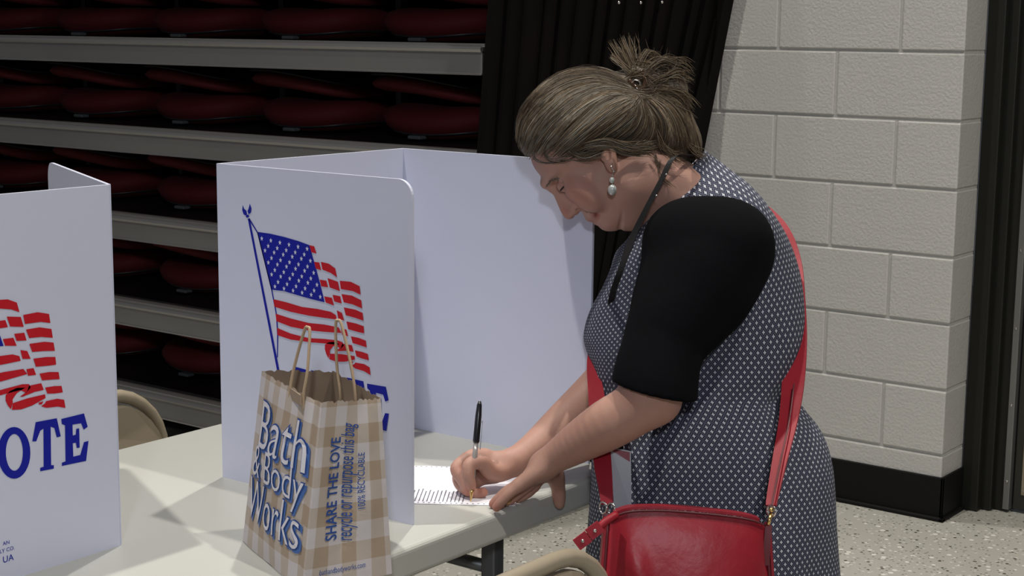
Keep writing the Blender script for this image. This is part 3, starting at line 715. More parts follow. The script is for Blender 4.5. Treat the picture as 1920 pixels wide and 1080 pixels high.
# --- head and neck
x0, y0, _ = cp(940, 520, DH); x1, y1, _ = cp(1400, 110, DH)
sd = Sdf((x0, y0, DH-.13), (x1, y1, DH+.13), .0017)
HC = lambda x, y, w=0: cp(x, y, DH+px(w))
E_ = lambda x, y, w, a, b, c, ang, k=12, op='add', tilt=0: sd.ell(HC(x, y, w), (px(a), px(b), px(c)), ang, px(k), op, tilt)
C_ = lambda p, q, k=8, op='add': sd.cone(HC(*p[:3]), px(p[3]), HC(*q[:3]), px(q[3]), px(k), op)
UPA = 180-math.degrees(math.atan2(.63, .775)); # direction of head-up in image (y up): left-up
UPA = math.degrees(math.atan2(.63, -.775))
E_(1093, 243, 0, 84, 106, 84, UPA, 0)                       # cranium (a along up axis, b along facing axis)
E_(1040, 300, 0, 44, 36, 62, UPA, 26)                        # forehead
E_(1112, 334, 0, 84, 56, 60, UPA, 26)                       # face mass
for w in (-1, 1):
    E_(1082, 352, w*40, 26, 24, 24, UPA, 18)               # cheekbone
    E_(1108, 372, w*34, 30, 24, 26, UPA, 18)               # lower cheek
    C_((1146, 408, w*10, 18), (1180, 350, w*52, 20), 20)   # jaw line
    C_((1024, 344, w*6, 9), (1038, 322, w*42, 10), 14)     # brow ridge
E_(1142, 408, 0, 21, 24, 24, UPA, 16)                       # chin
E_(1176, 396, 0, 40, 36, 44, -30, 16)                      # double chin
E_(1108, 398, 0, 18, 14, 26, UPA, 12)                       # muzzle
# neck
sd.chain([(HC(1180, 322, 0), px(66)), (HC(1235, 345, 0), px(64)), (HC(1280, 372, 4), px(64))], px(22))
C_((1175, 396, 0, 26), (1208, 398, 0, 26), 16)
# nose
C_((1042, 353, 0, 8.5), (1059, 392, 0, 9), 9); E_(1067, 400, 0, 11.5, 11.5, 11, 0, 6)
for w in (-1, 1):
    E_(1076, 398, w*9.5, 9, 7, 6.5, 20, 5)
    C_((1054, 358, w*5, 8), (1079, 384, w*14, 11), 12)
    E_(1078, 407, w*7, 5.0, 2.6, 3.4, 35, 3, 'sub')
    # eye socket, eyeball under lid
    E_(1050, 350, w*31, 12, 9, 13, UPA, 11, 'sub')
    E_(1056, 347, w*30, 12.5, 12.5, 13, 0, 4)
    C_((1066, 338, w*43, 1.2), (1052, 341, w*42, 1.2), 2, 'sub')     # lid crease / slit
    # nasolabial fold
    C_((1080, 391, w*18, 1.6), (1102, 394, w*28, 1.8), 4, 'sub'); C_((1102, 394, w*28, 1.8), (1122, 402, w*33, 1.4), 4, 'sub')
# lips
for a, b, r in (((1106, 407), (1112, 399), 7.5), ((1119, 413), (1119, 403), 7.5)):
    for w in (-1, 1): C_((a[0], a[1], 0, r), (b[0], b[1], w*20, r*.55), 5)
for w in (-1, 1): C_((1114.5, 417, 0, 1.2), (1116, 402, w*24, .6), 2.5, 'sub')
E_(1037, 352, 0, 8, 9, 10, UPA, 9)
C_((1163, 433, -34, 2.4), (1163, 433, 34, 2.4), 6, 'sub')
# neck creases under the jaw
C_((1162, 428, -18, 2.2), (1168, 392, -54, 2.2), 6, 'sub')
# ears
for w in (-1, 1):
    E_(1143, 294, w*70, 13, 26, 12, 8, 5); E_(1139, 288, w*82, 6, 15, 6, 8, 4, 'sub')
    E_(1147, 312, w*72, 8, 11, 9, 0, 5)
    E_(1131, 293, w*74, 6, 8, 6, 0, 5); E_(1188, 342, w*22, 58, 50, 42, 20, 30)
Vh, Fh = sd.mesh(relax=1)
pieces = [(Vh, Fh)]
# --- near arm and hand
A = lambda x, y, d, r: (cp(x, y, d), r*d/FOC)
def arm(h, chain_, k=.012): 
    P = np.array([c for c, r in chain_]); return P
x0, y0, _ = cp(905, 985, 2.45); x1, y1, _ = cp(1330, 640, 2.45)
sa = Sdf((x0, y0, 2.26), (x1, y1, 2.62), .0020)
sa.chain([A(1248, 640, 2.425, 50), A(1219, 722, 2.39, 54), A(1190, 765, 2.39, 50), A(1140, 796, 2.40, 48), A(1090, 826, 2.42, 40), A(1048, 853, 2.44, 31), A(1018, 872, 2.45, 25)], .02)
sa.ell(cp(1228, 752, 2.40), (.040, .036, .040), 0, .02)
# palm: back of the hand slopes down to the table
wr = cp(1012, 876, 2.455)
pals = [A(1005, 886, 2.435, 17), A(972, 910, 2.432, 13)], [A(1008, 884, 2.455, 19), A(980, 906, 2.452, 14)], [A(1012, 884, 2.475, 19), A(990, 906, 2.475, 14)], [A(1014, 884, 2.495, 18), A(1000, 908, 2.498, 14)]
for p in pals: sa.chain([A(1022, 872, p[0][0][2]*.5+2.455*.5, 22)]+list(p), .012)
# fingers: pinky, ring, middle, index
sa.chain([A(972, 910, 2.432, 12.5), A(953, 926, 2.428, 11), A(940, 940, 2.428, 10), A(931, 951, 2.430, 9)], .004)
sa.chain([A(980, 906, 2.452, 13), A(953, 920, 2.450, 11), A(936, 934, 2.452, 10), A(925, 945, 2.455, 9)], .004)
sa.chain([A(990, 908, 2.475, 13), A(972, 924, 2.470, 11.5), A(960, 934, 2.468, 10.5), A(949, 941, 2.468, 9.5)], .004)
sa.chain([A(1000, 910, 2.498, 13), A(990, 922, 2.492, 11.5), A(978, 930, 2.49, 10.5), A(968, 935, 2.49, 9.5)], .004)
# thumb hanging over the table edge
sa.chain([A(1028, 878, 2.485, 22), A(1040, 892, 2.515, 19), A(1046, 912, 2.535, 14), A(1048, 930, 2.540, 13), A(1049, 944, 2.542, 10.5)], .010)
pieces.append(sa.mesh(relax=3))
# --- far arm and writing hand
x0, y0, _ = cp(830, 960, 2.55); x1, y1, _ = cp(1230, 600, 2.62)
sf = Sdf((x0, y0, 2.42), (x1, y1, 2.80), .0019)
sf.chain([A(1205, 640, 2.70, 52), A(1165, 690, 2.68, 47), A(1110, 745, 2.66, 43), A(1055, 795, 2.62, 38), A(1005, 838, 2.585, 31), A(968, 864, 2.56, 26)], .02)
sf.chain([A(962, 868, 2.556, 25), A(935, 872, 2.545, 27), A(908, 866, 2.54, 21)], .012)
sf.ell(cp(930, 884, 2.545), (px(36, 2.54), px(20, 2.54), .032), 12, .010)        # heel of the hand
sf.chain([A(938, 886, 2.530, 16), A(918, 882, 2.512, 16), A(903, 866, 2.502, 15), A(882, 871, 2.492, 13.5), A(878, 888, 2.487, 12.5), A(883, 908, 2.487, 10), A(884, 913, 2.488, 9)], .006)   # thumb
sf.chain([A(908, 857, 2.538, 17), A(888, 856, 2.530, 15), A(868, 866, 2.522, 13), A(856, 880, 2.512, 12.5), A(866, 900, 2.503, 10.5), A(876, 922, 2.497, 8.5)], .005)        # index
sf.chain([A(915, 866, 2.552, 17), A(885, 870, 2.545, 14), A(862, 888, 2.535, 12.5), A(861, 905, 2.525, 11.5), A(872, 918, 2.512, 10), A(884, 924, 2.505, 9)], .005)                # middle
sf.chain([A(920, 880, 2.558, 16), A(890, 890, 2.550, 13), A(872, 905, 2.54, 12), A(878, 920, 2.525, 10.5), A(895, 926, 2.512, 9.5)], .005)                 # ring
sf.chain([A(928, 892, 2.555, 15), A(900, 900, 2.545, 12), A(884, 916, 2.53, 11), A(893, 927, 2.512, 9.8), A(906, 923, 2.505, 9.2)], .004)                   # little
pieces.append(sf.mesh(relax=2))
# --- trunk and legs (under the dress), feet on the floor
gz = lambda x, y, z: None
def wl(p):       # world point -> camera-aligned metric coordinates
    v = np.array(p, float)-CAM; return np.array([v@RR, v@UU, v@FW])
hipc = at(1335, 960, DB); dep = FW*np.array([1, 1, 0]); dep /= np.linalg.norm(dep); lat = np.array([_r[0], _r[1], 0])
lo = np.array([9.]*3); hi = -lo
legs = []
for sgn in (-1, 1):
    hp = np.array([hipc[0], hipc[1], .74])+dep*.075*sgn; kn = np.array([hipc[0], hipc[1], .44])+dep*.085*sgn-lat*.01; an = np.array([hipc[0], hipc[1], .09])+dep*.08*sgn+lat*.02
    toe = an-lat*.15-np.array([0, 0, .055]); heel = an+lat*.03-np.array([0, 0, .045]); legs.append((hp, kn, an, toe, heel))
P = [wl(p) for L in legs for p in L]+[cp(1110, 430, DB-.2), cp(1500, 900, DB+.2)]
lo = np.min(P, 0)-.14; hi = np.max(P, 0)+.14
sb = Sdf(lo, hi, .008)
for hp, kn, an, toe, heel in legs:
    sb.chain([(wl(hp), .085), (wl(kn), .062), (wl((kn*.62+an*.38)), .060), (wl(an), .036)], .03); sb.chain([(wl(heel), .034), (wl(toe), .030)], .02); sb.cone(wl(an), .034, wl(heel), .034, .02)
sb.ell(cp(1335, 880, DB), (.135, .15, .12), 0, .03); sb.ell(cp(1305, 720, DB), (.12, .13, .09), 0, .03); sb.ell(cp(1310, 570, DB), (.125, .14, .105), 0, .03)
sb.chain([(cp(1320, 440, DB-.12), .055), (cp(1320, 440, DB+.12), .055)], .04); sb.cone(cp(1285, 375, DB), .045, cp(1310, 470, DB), .08, .03)
sb.chain([(cp(1325, 460, DB-.15), .055), (cp(1236, 640, DB-.2), .045)], .03); sb.chain([(cp(1300, 460, DB+.12), .055), (cp(1205, 640, 2.71), .045)], .03)
pieces.append(sb.mesh(relax=2))
Vs, Fs, off = [], [], 0
for v, f in pieces: Vs.append(v); Fs.append(f+off); off += len(v)
Vc = np.vstack(Vs); Fa = np.vstack(Fs)
# skin tint: lips, nose, cheeks, knuckles
tint = np.ones((len(Vc), 4), np.float32)
def paint(c, r, col, amt, b=None):
    c = np.array(c)
    if b is None: d = np.linalg.norm(Vc-c, axis=1)
    else:
        v = np.array(b)-c; t = np.clip(((Vc-c)@v)/(v@v), 0, 1); d = np.linalg.norm(Vc-c-t[:, None]*v, axis=1)
    w = amt*np.clip(1.6-1.6*d/r, 0, 1); tint[:, :3] = tint[:, :3]*(1-w[:, None])+np.array(col)*w[:, None]
for w in (-1, 1):
    paint(HC(1108, 410, 0), px(9), (.75, .34, .36), .8, HC(1115, 399, w*24)); paint(HC(1120, 415, 0), px(9), (.78, .36, .38), .8, HC(1119, 401, w*24))
    paint(HC(1114.5, 417, 0), px(4), (.45, .18, .2), .8, HC(1117, 399.5, w*32))
    paint(HC(1078, 404, w*9), px(8), (.75, .35, .35), .7); paint(HC(1054, 352, w*40), px(8), (.78, .62, .62), .5)
    paint(HC(1140, 289, w*88), px(12), (.9, .6, .55), .6)
    paint(HC(1085, 362, w*55), px(45), (1.02, .86, .84), .8)
paint(HC(1062, 398, 0), px(22), (1.0, .78, .78), .8)
for q_ in ((884, 916, 2.488), (876, 925, 2.497), (906, 923, 2.505), (858, 882, 2.512), (931, 951, 2.43), (925, 945, 2.455)): paint(cp(*q_), .014, (1.02, .74, .72), .8)
me = qmesh(c2w(Vc), Fa, 'body')
at_ = me.color_attributes.new('tint', 'FLOAT_COLOR', 'POINT'); at_.data.foreach_set('color', tint.ravel())
body = obj('body', me, MT['skin'], woman, world=True)
for side_ in (-1, 1):
    P = [HC(1063, 341, side_*44.5), HC(1057, 350, side_*43.5), HC(1050, 358, side_*38)]
    o = obj('eyelashes', tube(c2w(catmull(P, 5)), [.0005]+[.0014]*9+[.0007], 6), MT['lash'], body, world=True)
# fingernails
def nail(p, r): 
    return None

# --- dress: lofted shell following the figure
SL = [((1190, 430), (1322, 284), 70, 2.61), ((1176, 452), (1340, 302), 92, 2.62), ((1162, 468), (1368, 326), 130, 2.62), ((1152, 486), (1402, 352), 168, 2.62), ((1143, 508), (1437, 388), 186, 2.62), ((1128, 545), (1468, 436), 184, 2.62),
      ((1110, 585), (1489, 500), 172, 2.62), ((1099, 628), (1499, 570), 168, 2.62), ((1101, 660), (1500, 640), 162, 2.62), ((1112, 695), (1491, 700), 156, 2.62), ((1119, 735), (1482, 742), 154, 2.62), ((1119, 765), (1500, 765), 164, 2.62),
      ((1115, 810), (1530, 806), 184, 2.62), ((1111, 860), (1549, 855), 200, 2.62), ((1108, 920), (1559, 915), 212, 2.62), ((1106, 1000), (1563, 1000), 218, 2.62), ((1104, 1090), (1567, 1095), 222, 2.62), ((1090, 1250), (1585, 1260), 232, 2.62), ((1085, 1430), (1592, 1440), 238, 2.62)]
ctrl = catmull(np.array([[*f, *b, w, d] for f, b, w, d in SL]), 7)
NS = 96; V = []; UVr = []; vlen = 0; prev = None
for row in ctrl:
    F_ = cp(row[0], row[1], row[5]); B_ = cp(row[2], row[3], row[5]); c = (F_+B_)/2; ax_ = (F_-B_)/2; hw = px(row[4], row[5])
    if prev is not None: vlen += np.linalg.norm(c-prev)
    prev = c; ring = []
    for k in range(NS):
        a = 2*math.pi*k/NS; ca, sa_ = math.cos(a), math.sin(a)
        e = .86
        p = c+ax_*math.copysign(abs(ca)**e, ca)+np.array([0, 0, -hw])*math.copysign(abs(sa_)**e, sa_); ring.append(p)
    ring = np.array(ring); 
    seg = np.linalg.norm(np.roll(ring, -1, 0)-ring, axis=1); cu = np.concatenate([[0], np.cumsum(seg)])
    cu = cu-cu[NS//4]      # zero at the near side middle
    V.append(ring); UVr.append((cu, vlen))
NR = len(V); Vd = np.vstack(V)
# soft folds: waist gather, underarm drag lines, skirt flutes
for j in range(NR):
    t = j/(NR-1)
    for k in range(NS):
        i = j*NS+k; p = Vd[i]; c = V[j].mean(0); o_ = p-c; o_ = o_/np.linalg.norm(o_); a = 2*math.pi*k/NS
        w_ = .0045*math.sin(a*13+j*.35)*max(0, 1-abs(j-72)/9)+.0055*math.sin(a*7+1.3)*max(0, (t-.62))/.38+.003*math.sin(a*4+j*.18)
        if j < 4: w_ = 0
        Vd[i] = p+o_*w_
Fd = []; 
for j in range(NR-1):
    for k in range(NS): Fd.append((j*NS+k, j*NS+(k+1) % NS, (j+1)*NS+(k+1) % NS, (j+1)*NS+k))
me = qmesh(c2w(Vd), np.array(Fd)[:, ::1], 'dress'); uv = me.uv_layers.new(name='UVMap'); UVd = np.zeros((len(Fd)*4, 2), np.float32)
for fi, (j, k) in enumerate([(j, k) for j in range(NR-1) for k in range(NS)]):
    for q_, (jj, kk) in enumerate(((j, k), (j, k+1), (j+1, k+1), (j+1, k))): UVd[fi*4+q_] = (UVr[jj][0][kk], -UVr[jj][1])
uv.data.foreach_set('uv', UVd.ravel())
dress = obj('dress', me, MT['dress'], woman, world=True)
md = dress.modifiers.new('solid', 'SOLIDIFY'); md.thickness = .003; md.offset = 0
# collar edge and armhole band (piping)
# --- sleeves
x0, y0, _ = cp(1120, 780, 2.4); x1, y1, _ = cp(1460, 340, 2.5)
ss = Sdf((x0, y0, 2.20), (x1, y1, 2.66), .0035)
ss.chain([A(1326, 482, 2.49, 112), A(1310, 525, 2.475, 112), A(1287, 565, 2.455, 101), A(1262, 610, 2.43, 86), A(1244, 650, 2.415, 78), A(1231, 700, 2.40, 80), A(1225, 745, 2.39, 83), A(1222, 800, 2.39, 84)], .01)
ss.ell(cp(1370, 465, 2.50), (px(70), px(78), .075), -30, .04)
ss.ell(cp(1270, 440, 2.50), (px(56), px(50), .06), 35, .04)
pl0 = cp(1143, 712, 2.39); pl1 = cp(1309, 750, 2.39); dv = pl1-pl0; nn = np.array([dv[1], -dv[0], 0]); nn = nn if nn[1] < 0 else -nn
nn = nn/np.linalg.norm(nn)+np.array([0, 0, .10]); ss.plane(cp(1225, 744, 2.33), nn)
Vq, Fq = ss.mesh(relax=3)
sl = obj('sleeve', qmesh(c2w(Vq), Fq, 'sleeve'), MT['sleeve'], woman, world=True)
x0, y0, _ = cp(1130, 760, 2.7); x1, y1, _ = cp(1420, 400, 2.7)
sg = Sdf((x0, y0, 2.60), (x1, y1, 2.90), .006)
sg.chain([A(1320, 480, 2.76, 80), A(1260, 580, 2.74, 72), A(1195, 670, 2.70, 64)], .03)
Vq, Fq = sg.mesh(relax=2); obj('sleeve', qmesh(c2w(Vq), Fq, 'sleeve'), MT['sleeve'], woman, world=True)

# --- hair mass
x0, y0, _ = cp(930, 370, DH); x1, y1, _ = cp(1370, 50, DH)
sh = Sdf((x0, y0, DH-.14), (x1, y1, DH+.14), .003)
HE = lambda x, y, w, a, b, c, ang, k=14, op='add': sh.ell(HC(x, y, w), (px(a), px(b), px(c)), ang, px(k), op)
HE(1088, 226, 0, 90, 116, 92, UPA, 0)
HE(1040, 215, 0, 62, 68, 78, UPA+20, 30)
HE(1010, 258, 0, 46, 34, 62, 50, 24)
HE(1160, 225, 0, 88, 78, 92, 0, 30)
HE(1225, 225, 0, 70, 62, 72, -40, 30)
sh.chain([(HC(1250, 225, 0), px(52)), (HC(1285, 262, 0), px(36)), (HC(1303, 286, 0), px(18))], px(20))
HE(1218, 160, 0, 62, 42, 46, -15, 14)
HE(1180, 150, 0, 34, 26, 34, 30, 12)
HE(1262, 165, 0, 32, 44, 40, 20, 14)
# cut away below the hairline
hl = [(938, 250), (985, 298), (1040, 297), (1095, 300), (1140, 288), (1200, 292), (1235, 318), (1330, 300)]
for (a, b), (c, d_) in zip(hl[:-1], hl[1:]):
    pass
ax0 = sh.lo[0]+sh.h*np.arange(sh.n[0]); ax1 = sh.lo[1]+sh.h*np.arange(sh.n[1])
hx = np.array([cp(a, b, DH)[0] for a, b in hl]); hy = np.array([cp(a, b, DH)[1] for a, b in hl])
cut = (np.interp(ax0, hx, hy)[:, None]-ax1[None, :])*.8
sh.f = np.maximum(sh.f, cut[:, :, None].astype(np.float32))
fsave = sh.f; sh.f = sh.f+.0045; Vq, Fq = sh.mesh(relax=3); sh.f = fsave
hair = obj('hair', qmesh(c2w(Vq), Fq, 'hair'), MT['hair_base'], woman, world=True)
insd = sh.f < 0
def surf(x, y, side_):
    c = cp(x, y, DH); i = int(round((c[0]-sh.lo[0])/sh.h)); j = int(round((c[1]-sh.lo[1])/sh.h))
    if 0 <= i < sh.n[0] and 0 <= j < sh.n[1]:
        col = insd[i, j]
        if col.any():
            k = int(np.argmax(col)) if side_ < 0 else len(col)-1-int(np.argmax(col[::-1]))
            return sh.lo[2]+sh.h*k
    return None
GF = [[(967, 262), (972, 220), (988, 190), (1020, 156), (1065, 131), (1120, 126), (1172, 146)],
      [(969, 268), (975, 222), (1003, 180), (1050, 146), (1105, 136), (1160, 150), (1192, 168)],
      [(974, 282), (988, 235), (1022, 192), (1065, 162), (1115, 150), (1162, 160), (1192, 170)],
      [(986, 296), (1008, 250), (1048, 205), (1090, 175), (1135, 163), (1170, 168), (1194, 174)],
      [(1008, 300), (1035, 265), (1075, 222), (1115, 190), (1150, 176), (1180, 176), (1197, 177)],
      [(1040, 300), (1075, 272), (1115, 240), (1150, 212), (1176, 195), (1190, 186), (1200, 180)],
      [(1065, 302), (1110, 284), (1150, 262), (1180, 238), (1195, 215), (1198, 198), (1202, 184)],
      [(1090, 303), (1140, 288), (1180, 280), (1212, 262), (1222, 232), (1214, 205), (1206, 186)],
      [(1120, 296), (1160, 292), (1205, 290), (1236, 268), (1240, 232), (1226, 205), (1210, 188)]]
GB = [[(1200, 296), (1225, 290), (1246, 266), (1250, 238), (1238, 212), (1224, 196), (1212, 186)],
      [(1236, 322), (1252, 296), (1258, 262), (1252, 232), (1240, 208), (1228, 194), (1216, 184)],
      [(1268, 306), (1274, 282), (1270, 252), (1262, 226), (1248, 202), (1234, 190), (1220, 182)],
      [(1296, 300), (1294, 272), (1286, 242), (1274, 216), (1258, 196), (1240, 184), (1224, 178)],
      [(1318, 294), (1312, 264), (1302, 232), (1290, 202), (1272, 182), (1252, 172), (1230, 170)]]
hr = random.Random(11); strands = []   # (points in camera frame, radius, colour)
def hcol(front):
    if front > 1.5:      # t encoded: brown crown, grey-blond middle, darker temple
        t = front-2; g = math.exp(-((t-.45)/.22)**2); dk = .75+.4*g
        base = np.array([(.19, .135, .080), (.11, .076, .046), (.26, .195, .125), (.07, .048, .032), (.33, .30, .25), (.25, .225, .185)][hr.choices(range(6), [5, 4, 2+2*g, 3-2*g, .3+3.2*g, .4+3*g])[0]])
        return base*dk*hr.uniform(.5, 1.12)
    base = np.array([(.20, .145, .090), (.125, .086, .052), (.27, .205, .135), (.085, .058, .038), (.30, .275, .235), (.24, .215, .18)][hr.choices(range(6), [5, 4, 3, 3, 2.2*front, 2.4*front])[0]])
    return base*hr.uniform(.5, 1.05)
def lerp_g(G, t):
    t = t*(len(G)-1); i = min(int(t), len(G)-2); f = t-i; return np.array(G[i], float)*(1-f)+np.array(G[i+1], float)*f
def add_surface(G, n, front, sides=(-1, -1, -1, 1)):
    for _ in range(n):
        side_ = hr.choice(sides); t = hr.random(); g = lerp_g(G, t); c = catmull(g, 4)
        a = hr.randint(0, 8); b = hr.randint(16, len(c)); c = c[a:b]
        ph, am = hr.uniform(0, 6.3), hr.uniform(.5, 4); lift = hr.uniform(0, 3.5)*1.0
        P = []; last = None; n_ = len(c)
        for i, (x, y) in enumerate(c):
            u = i/(n_-1); dx = am*math.sin(ph+u*hr.choice((2.6, 2.6)))
            X, Y = x+dx*.6, y+dx
            z = surf(X, Y, side_)
            if z is None: z = last if last is not None else DH
            else: z += side_*px(lift*(1 if hr.random() < 2 else 1))+0
            last = z; P.append((X, Y, z))
        P = np.array(P); P[:, 2] = np.convolve(np.pad(P[:, 2], 2, 'edge'), np.ones(5)/5, 'valid')
        strands.append((np.array([cp(*q_) for q_ in P]), px(hr.uniform(.35, 1.0)), hcol(2+t if front == 1 else front)*(.72+.5*(.5+.5*math.sin(t*31+math.sin(t*13)*2))*(.6+.4*math.sin(t*71)))))
add_surface(GF, 2300, 1, (-1, -1, -1, -1, 1)); add_surface(GB, 850, .25)
add_surface([[(1140, 172), (1158, 176), (1176, 180), (1200, 186), (1220, 186), (1240, 180), (1258, 170)], [(1150, 152), (1166, 156), (1184, 162), (1204, 166), (1222, 166), (1240, 160), (1256, 150)]], 130, .2, (-1, -1, 1))
def loose(pts, n, spread, rad=(.3, .8), front=.2, wsp=14, w0=0):
    P0 = np.array([(p[0], p[1], (p[2] if len(p) > 2 else w0)) for p in pts], float)
    for _ in range(n):
        P = P0.copy(); m_ = len(P); 
        d0 = np.array([hr.gauss(0, spread), hr.gauss(0, spread), hr.gauss(0, wsp)]); d1 = np.array([hr.gauss(0, spread), hr.gauss(0, spread), hr.gauss(0, wsp)])
        for i in range(m_):
            u = i/(m_-1); P[i] += d0*(1-u)*.5+d1*u+(np.array([hr.gauss(0, 1), hr.gauss(0, 1), 0])*spread*.35 if 0 < i else 0)
        c = catmull(P, 4); strands.append((np.array([cp(x, y, DH+px(w)) for x, y, w in c]), px(hr.uniform(*rad)), hcol(front)))
# bun: wound loops
for _ in range(420):
    cx_, cy_ = hr.gauss(1222, 10), hr.gauss(158, 8); rx, ry = hr.uniform(22, 56), hr.uniform(14, 40); a0 = hr.uniform(0, 6.3); a1 = a0+hr.uniform(1.2, 3.6); w0 = hr.choice((-1, -1, 1))*hr.uniform(14, 46); til = hr.uniform(-.5, .4)
    P = []
    for k in range(9):
        a = a0+(a1-a0)*k/8; x = rx*math.cos(a); y = ry*math.sin(a); r_ = math.hypot(x/60, y/44); w = w0*math.sqrt(max(.05, 1-min(r_, 1)**2))
        P.append(cp(cx_+x*math.cos(til)-y*math.sin(til), cy_+x*math.sin(til)+y*math.cos(til), DH+px(w)))
    strands.append((np.array(P), px(hr.uniform(.4, 1.1)), hcol(.15)))
T_ = [([(1182, 172, -40), (1196, 186, -50), (1216, 186, -52), (1228, 172, -48)], 70, 6), ([(1176, 160, -36), (1188, 146, -44), (1206, 142, -46), (1222, 154, -46)], 60, 6), ([(1160, 160, -34), (1180, 166, -46), (1204, 170, -52), (1230, 166, -50)], 60, 6),
      ([(1200, 165, -20), (1186, 140, -24), (1170, 115, -18), (1150, 84, -10)], 45, 5), ([(1198, 165, -20), (1190, 135, -22), (1178, 105, -15), (1166, 72, -6)], 36, 4), ([(1200, 165, -10), (1196, 130, -16), (1192, 102, -12), (1186, 70, -4)], 14, 6),
      ([(1190, 150, -24), (1172, 128, -26), (1155, 112, -22), (1146, 104, -18)], 26, 3.5), ([(1200, 150, -20), (1200, 120, -20), (1212, 98, -12), (1232, 108, -6), (1222, 122, -8)], 30, 4),
      ([(1205, 155, -30), (1222, 128, -36), (1248, 112, -30), (1272, 122, -22)], 60, 5), ([(1210, 165, -36), (1240, 150, -42), (1268, 138, -34), (1292, 150, -20)], 70, 6),
      ([(1215, 170, -38), (1246, 168, -46), (1276, 176, -38), (1294, 200, -24)], 80, 6), ([(1220, 175, -36), (1240, 192, -50), (1268, 205, -44), (1290, 225, -30)], 60, 6),
      ([(1230, 140, -20), (1255, 116, -20), (1280, 118, -16), (1296, 132, -10)], 20, 8), ([(1216, 186, -46), (1222, 220, -62), (1228, 250, -64), (1240, 285, -56)], 14, 4),
      ([(1176, 160, -26), (1192, 182, -40), (1214, 196, -44), (1236, 186, -40)], 50, 4), ([(1168, 168, -24), (1176, 146, -30), (1192, 134, -30), (1204, 148, -30)], 40, 4)]
for p, n_, s_ in T_: loose(p, n_, s_*1.15, wsp=7)
for _ in range(46):
    a_ = hr.uniform(-2.9, .5); r1 = hr.uniform(50, 82); c0 = (1222+34*math.cos(a_), 150+24*math.sin(a_)); c2 = (1222+r1*math.cos(a_), 152+r1*.85*math.sin(a_))
    loose([(c0[0], c0[1], -14), ((c0[0]+c2[0])/2+hr.gauss(0, 6), (c0[1]+c2[1])/2+hr.gauss(0, 6), -10), (c2[0], c2[1], 0)], 1, 4, (.2, .4), .2, 16)
# fly-aways, fringe wisps and nape strands
for _ in range(60):
    g = lerp_g(GF, hr.random()*.25); i = hr.randint(0, 4); d_ = np.array([hr.gauss(0, 4), -hr.uniform(2, 9)])
    loose([tuple(g[i]), tuple((g[i]+g[i+1])/2+d_), tuple(g[i+1]+d_*.4)], 1, 2, (.2, .4), .8, 30)
loose([(1012, 270, -52), (1000, 288, -50), (1008, 301, -56), (1030, 305, -62), (1058, 300, -66)], 12, 2.2, (.25, .5), .9, 3)
loose([(1030, 262, -66), (1024, 284, -60), (1040, 298, -64), (1072, 294, -72)], 50, 6, (.25, .5), .9, 3)
loose([(1060, 270, -74), (1075, 286, -74), (1100, 293, -80), (1130, 284, -86)], 60, 6, (.25, .6), .9, 3)
loose([(1060, 296, -64), (1090, 303, -70), (1120, 300, -80)], 8, 3, (.2, .4), .8, 3)
loose([(1100, 276, -88), (1140, 270, -94), (1180, 280, -94), (1220, 276, -84)], 160, 7, (.3, .8), .6, 3)
loose([(1238, 300, -66), (1234, 318, -66), (1240, 336, -66), (1262, 350, -70)], 12, 4, (.25, .5), .1, 3)
loose([(1228, 284, -76), (1230, 300, -74), (1238, 318, -72)], 16, 4, (.2, .4), .2, 2)
loose([(1240, 270, -74), (1256, 290, -72), (1276, 300, -66)], 60, 7, (.3, .6), .1, 3)
loose([(1285, 262, -36), (1300, 282, -34), (1318, 292, -30)], 60, 6, (.3, .7), .1, 12)
V = []; F = []; Cc = []; n0 = 0
for P, r_, c_ in strands:
    n_ = len(P); T = np.gradient(P, axis=0); T /= np.linalg.norm(T, axis=1)[:, None]+1e-9
    a = np.cross(T, [0.3, .2, 1.0]); a /= np.linalg.norm(a, axis=1)[:, None]+1e-9; b = np.cross(T, a)
    rad = r_*np.minimum(1, np.minimum(np.arange(n_)+.6, n_-np.arange(n_)-.6)/2.2)[:, None]
    ring = np.stack([P+rad*(a*math.cos(t)+b*math.sin(t)) for t in (0, 2.09, 4.19)], 1).reshape(-1, 3); V.append(ring); Cc.append(np.tile(np.append(c_, 1), (n_*3, 1)))
    i = np.arange(n_-1)[:, None]*3+n0
    for k in range(3): F.append(np.hstack([i+k, i+(k+1) % 3, i+3+(k+1) % 3, i+3+k]))
    n0 += n_*3
me = qmesh(c2w(np.vstack(V)), np.vstack(F), 'hair_strands'); ca_ = me.color_attributes.new('tint', 'FLOAT_COLOR', 'POINT'); ca_.data.foreach_set('color', np.vstack(Cc).astype(np.float32).ravel())
hs = obj('hair_strands', me, MT['hair'], hair, world=True); hs['kind'] = 'stuff'
# eyebrows
V = []; P0 = [(1025, 350, -14), (1030, 342, -34), (1038, 338, -46), (1045, 338, -54)]
for w in (-1, 1):
    obj('eyebrow', join(*[tube(c2w(np.array([HC(x+hr.gauss(0, 1.2), y+hr.gauss(0, 1.2), w*(abs(z)+3)) , HC(x+3+hr.gauss(0, 1.2), y-4+hr.gauss(0, 1.2), w*(abs(z)+9))])), .00035, 4) for x, y, z in catmull(P0, 6) for _ in range(3)]), MT['hair_base'], body, world=True)
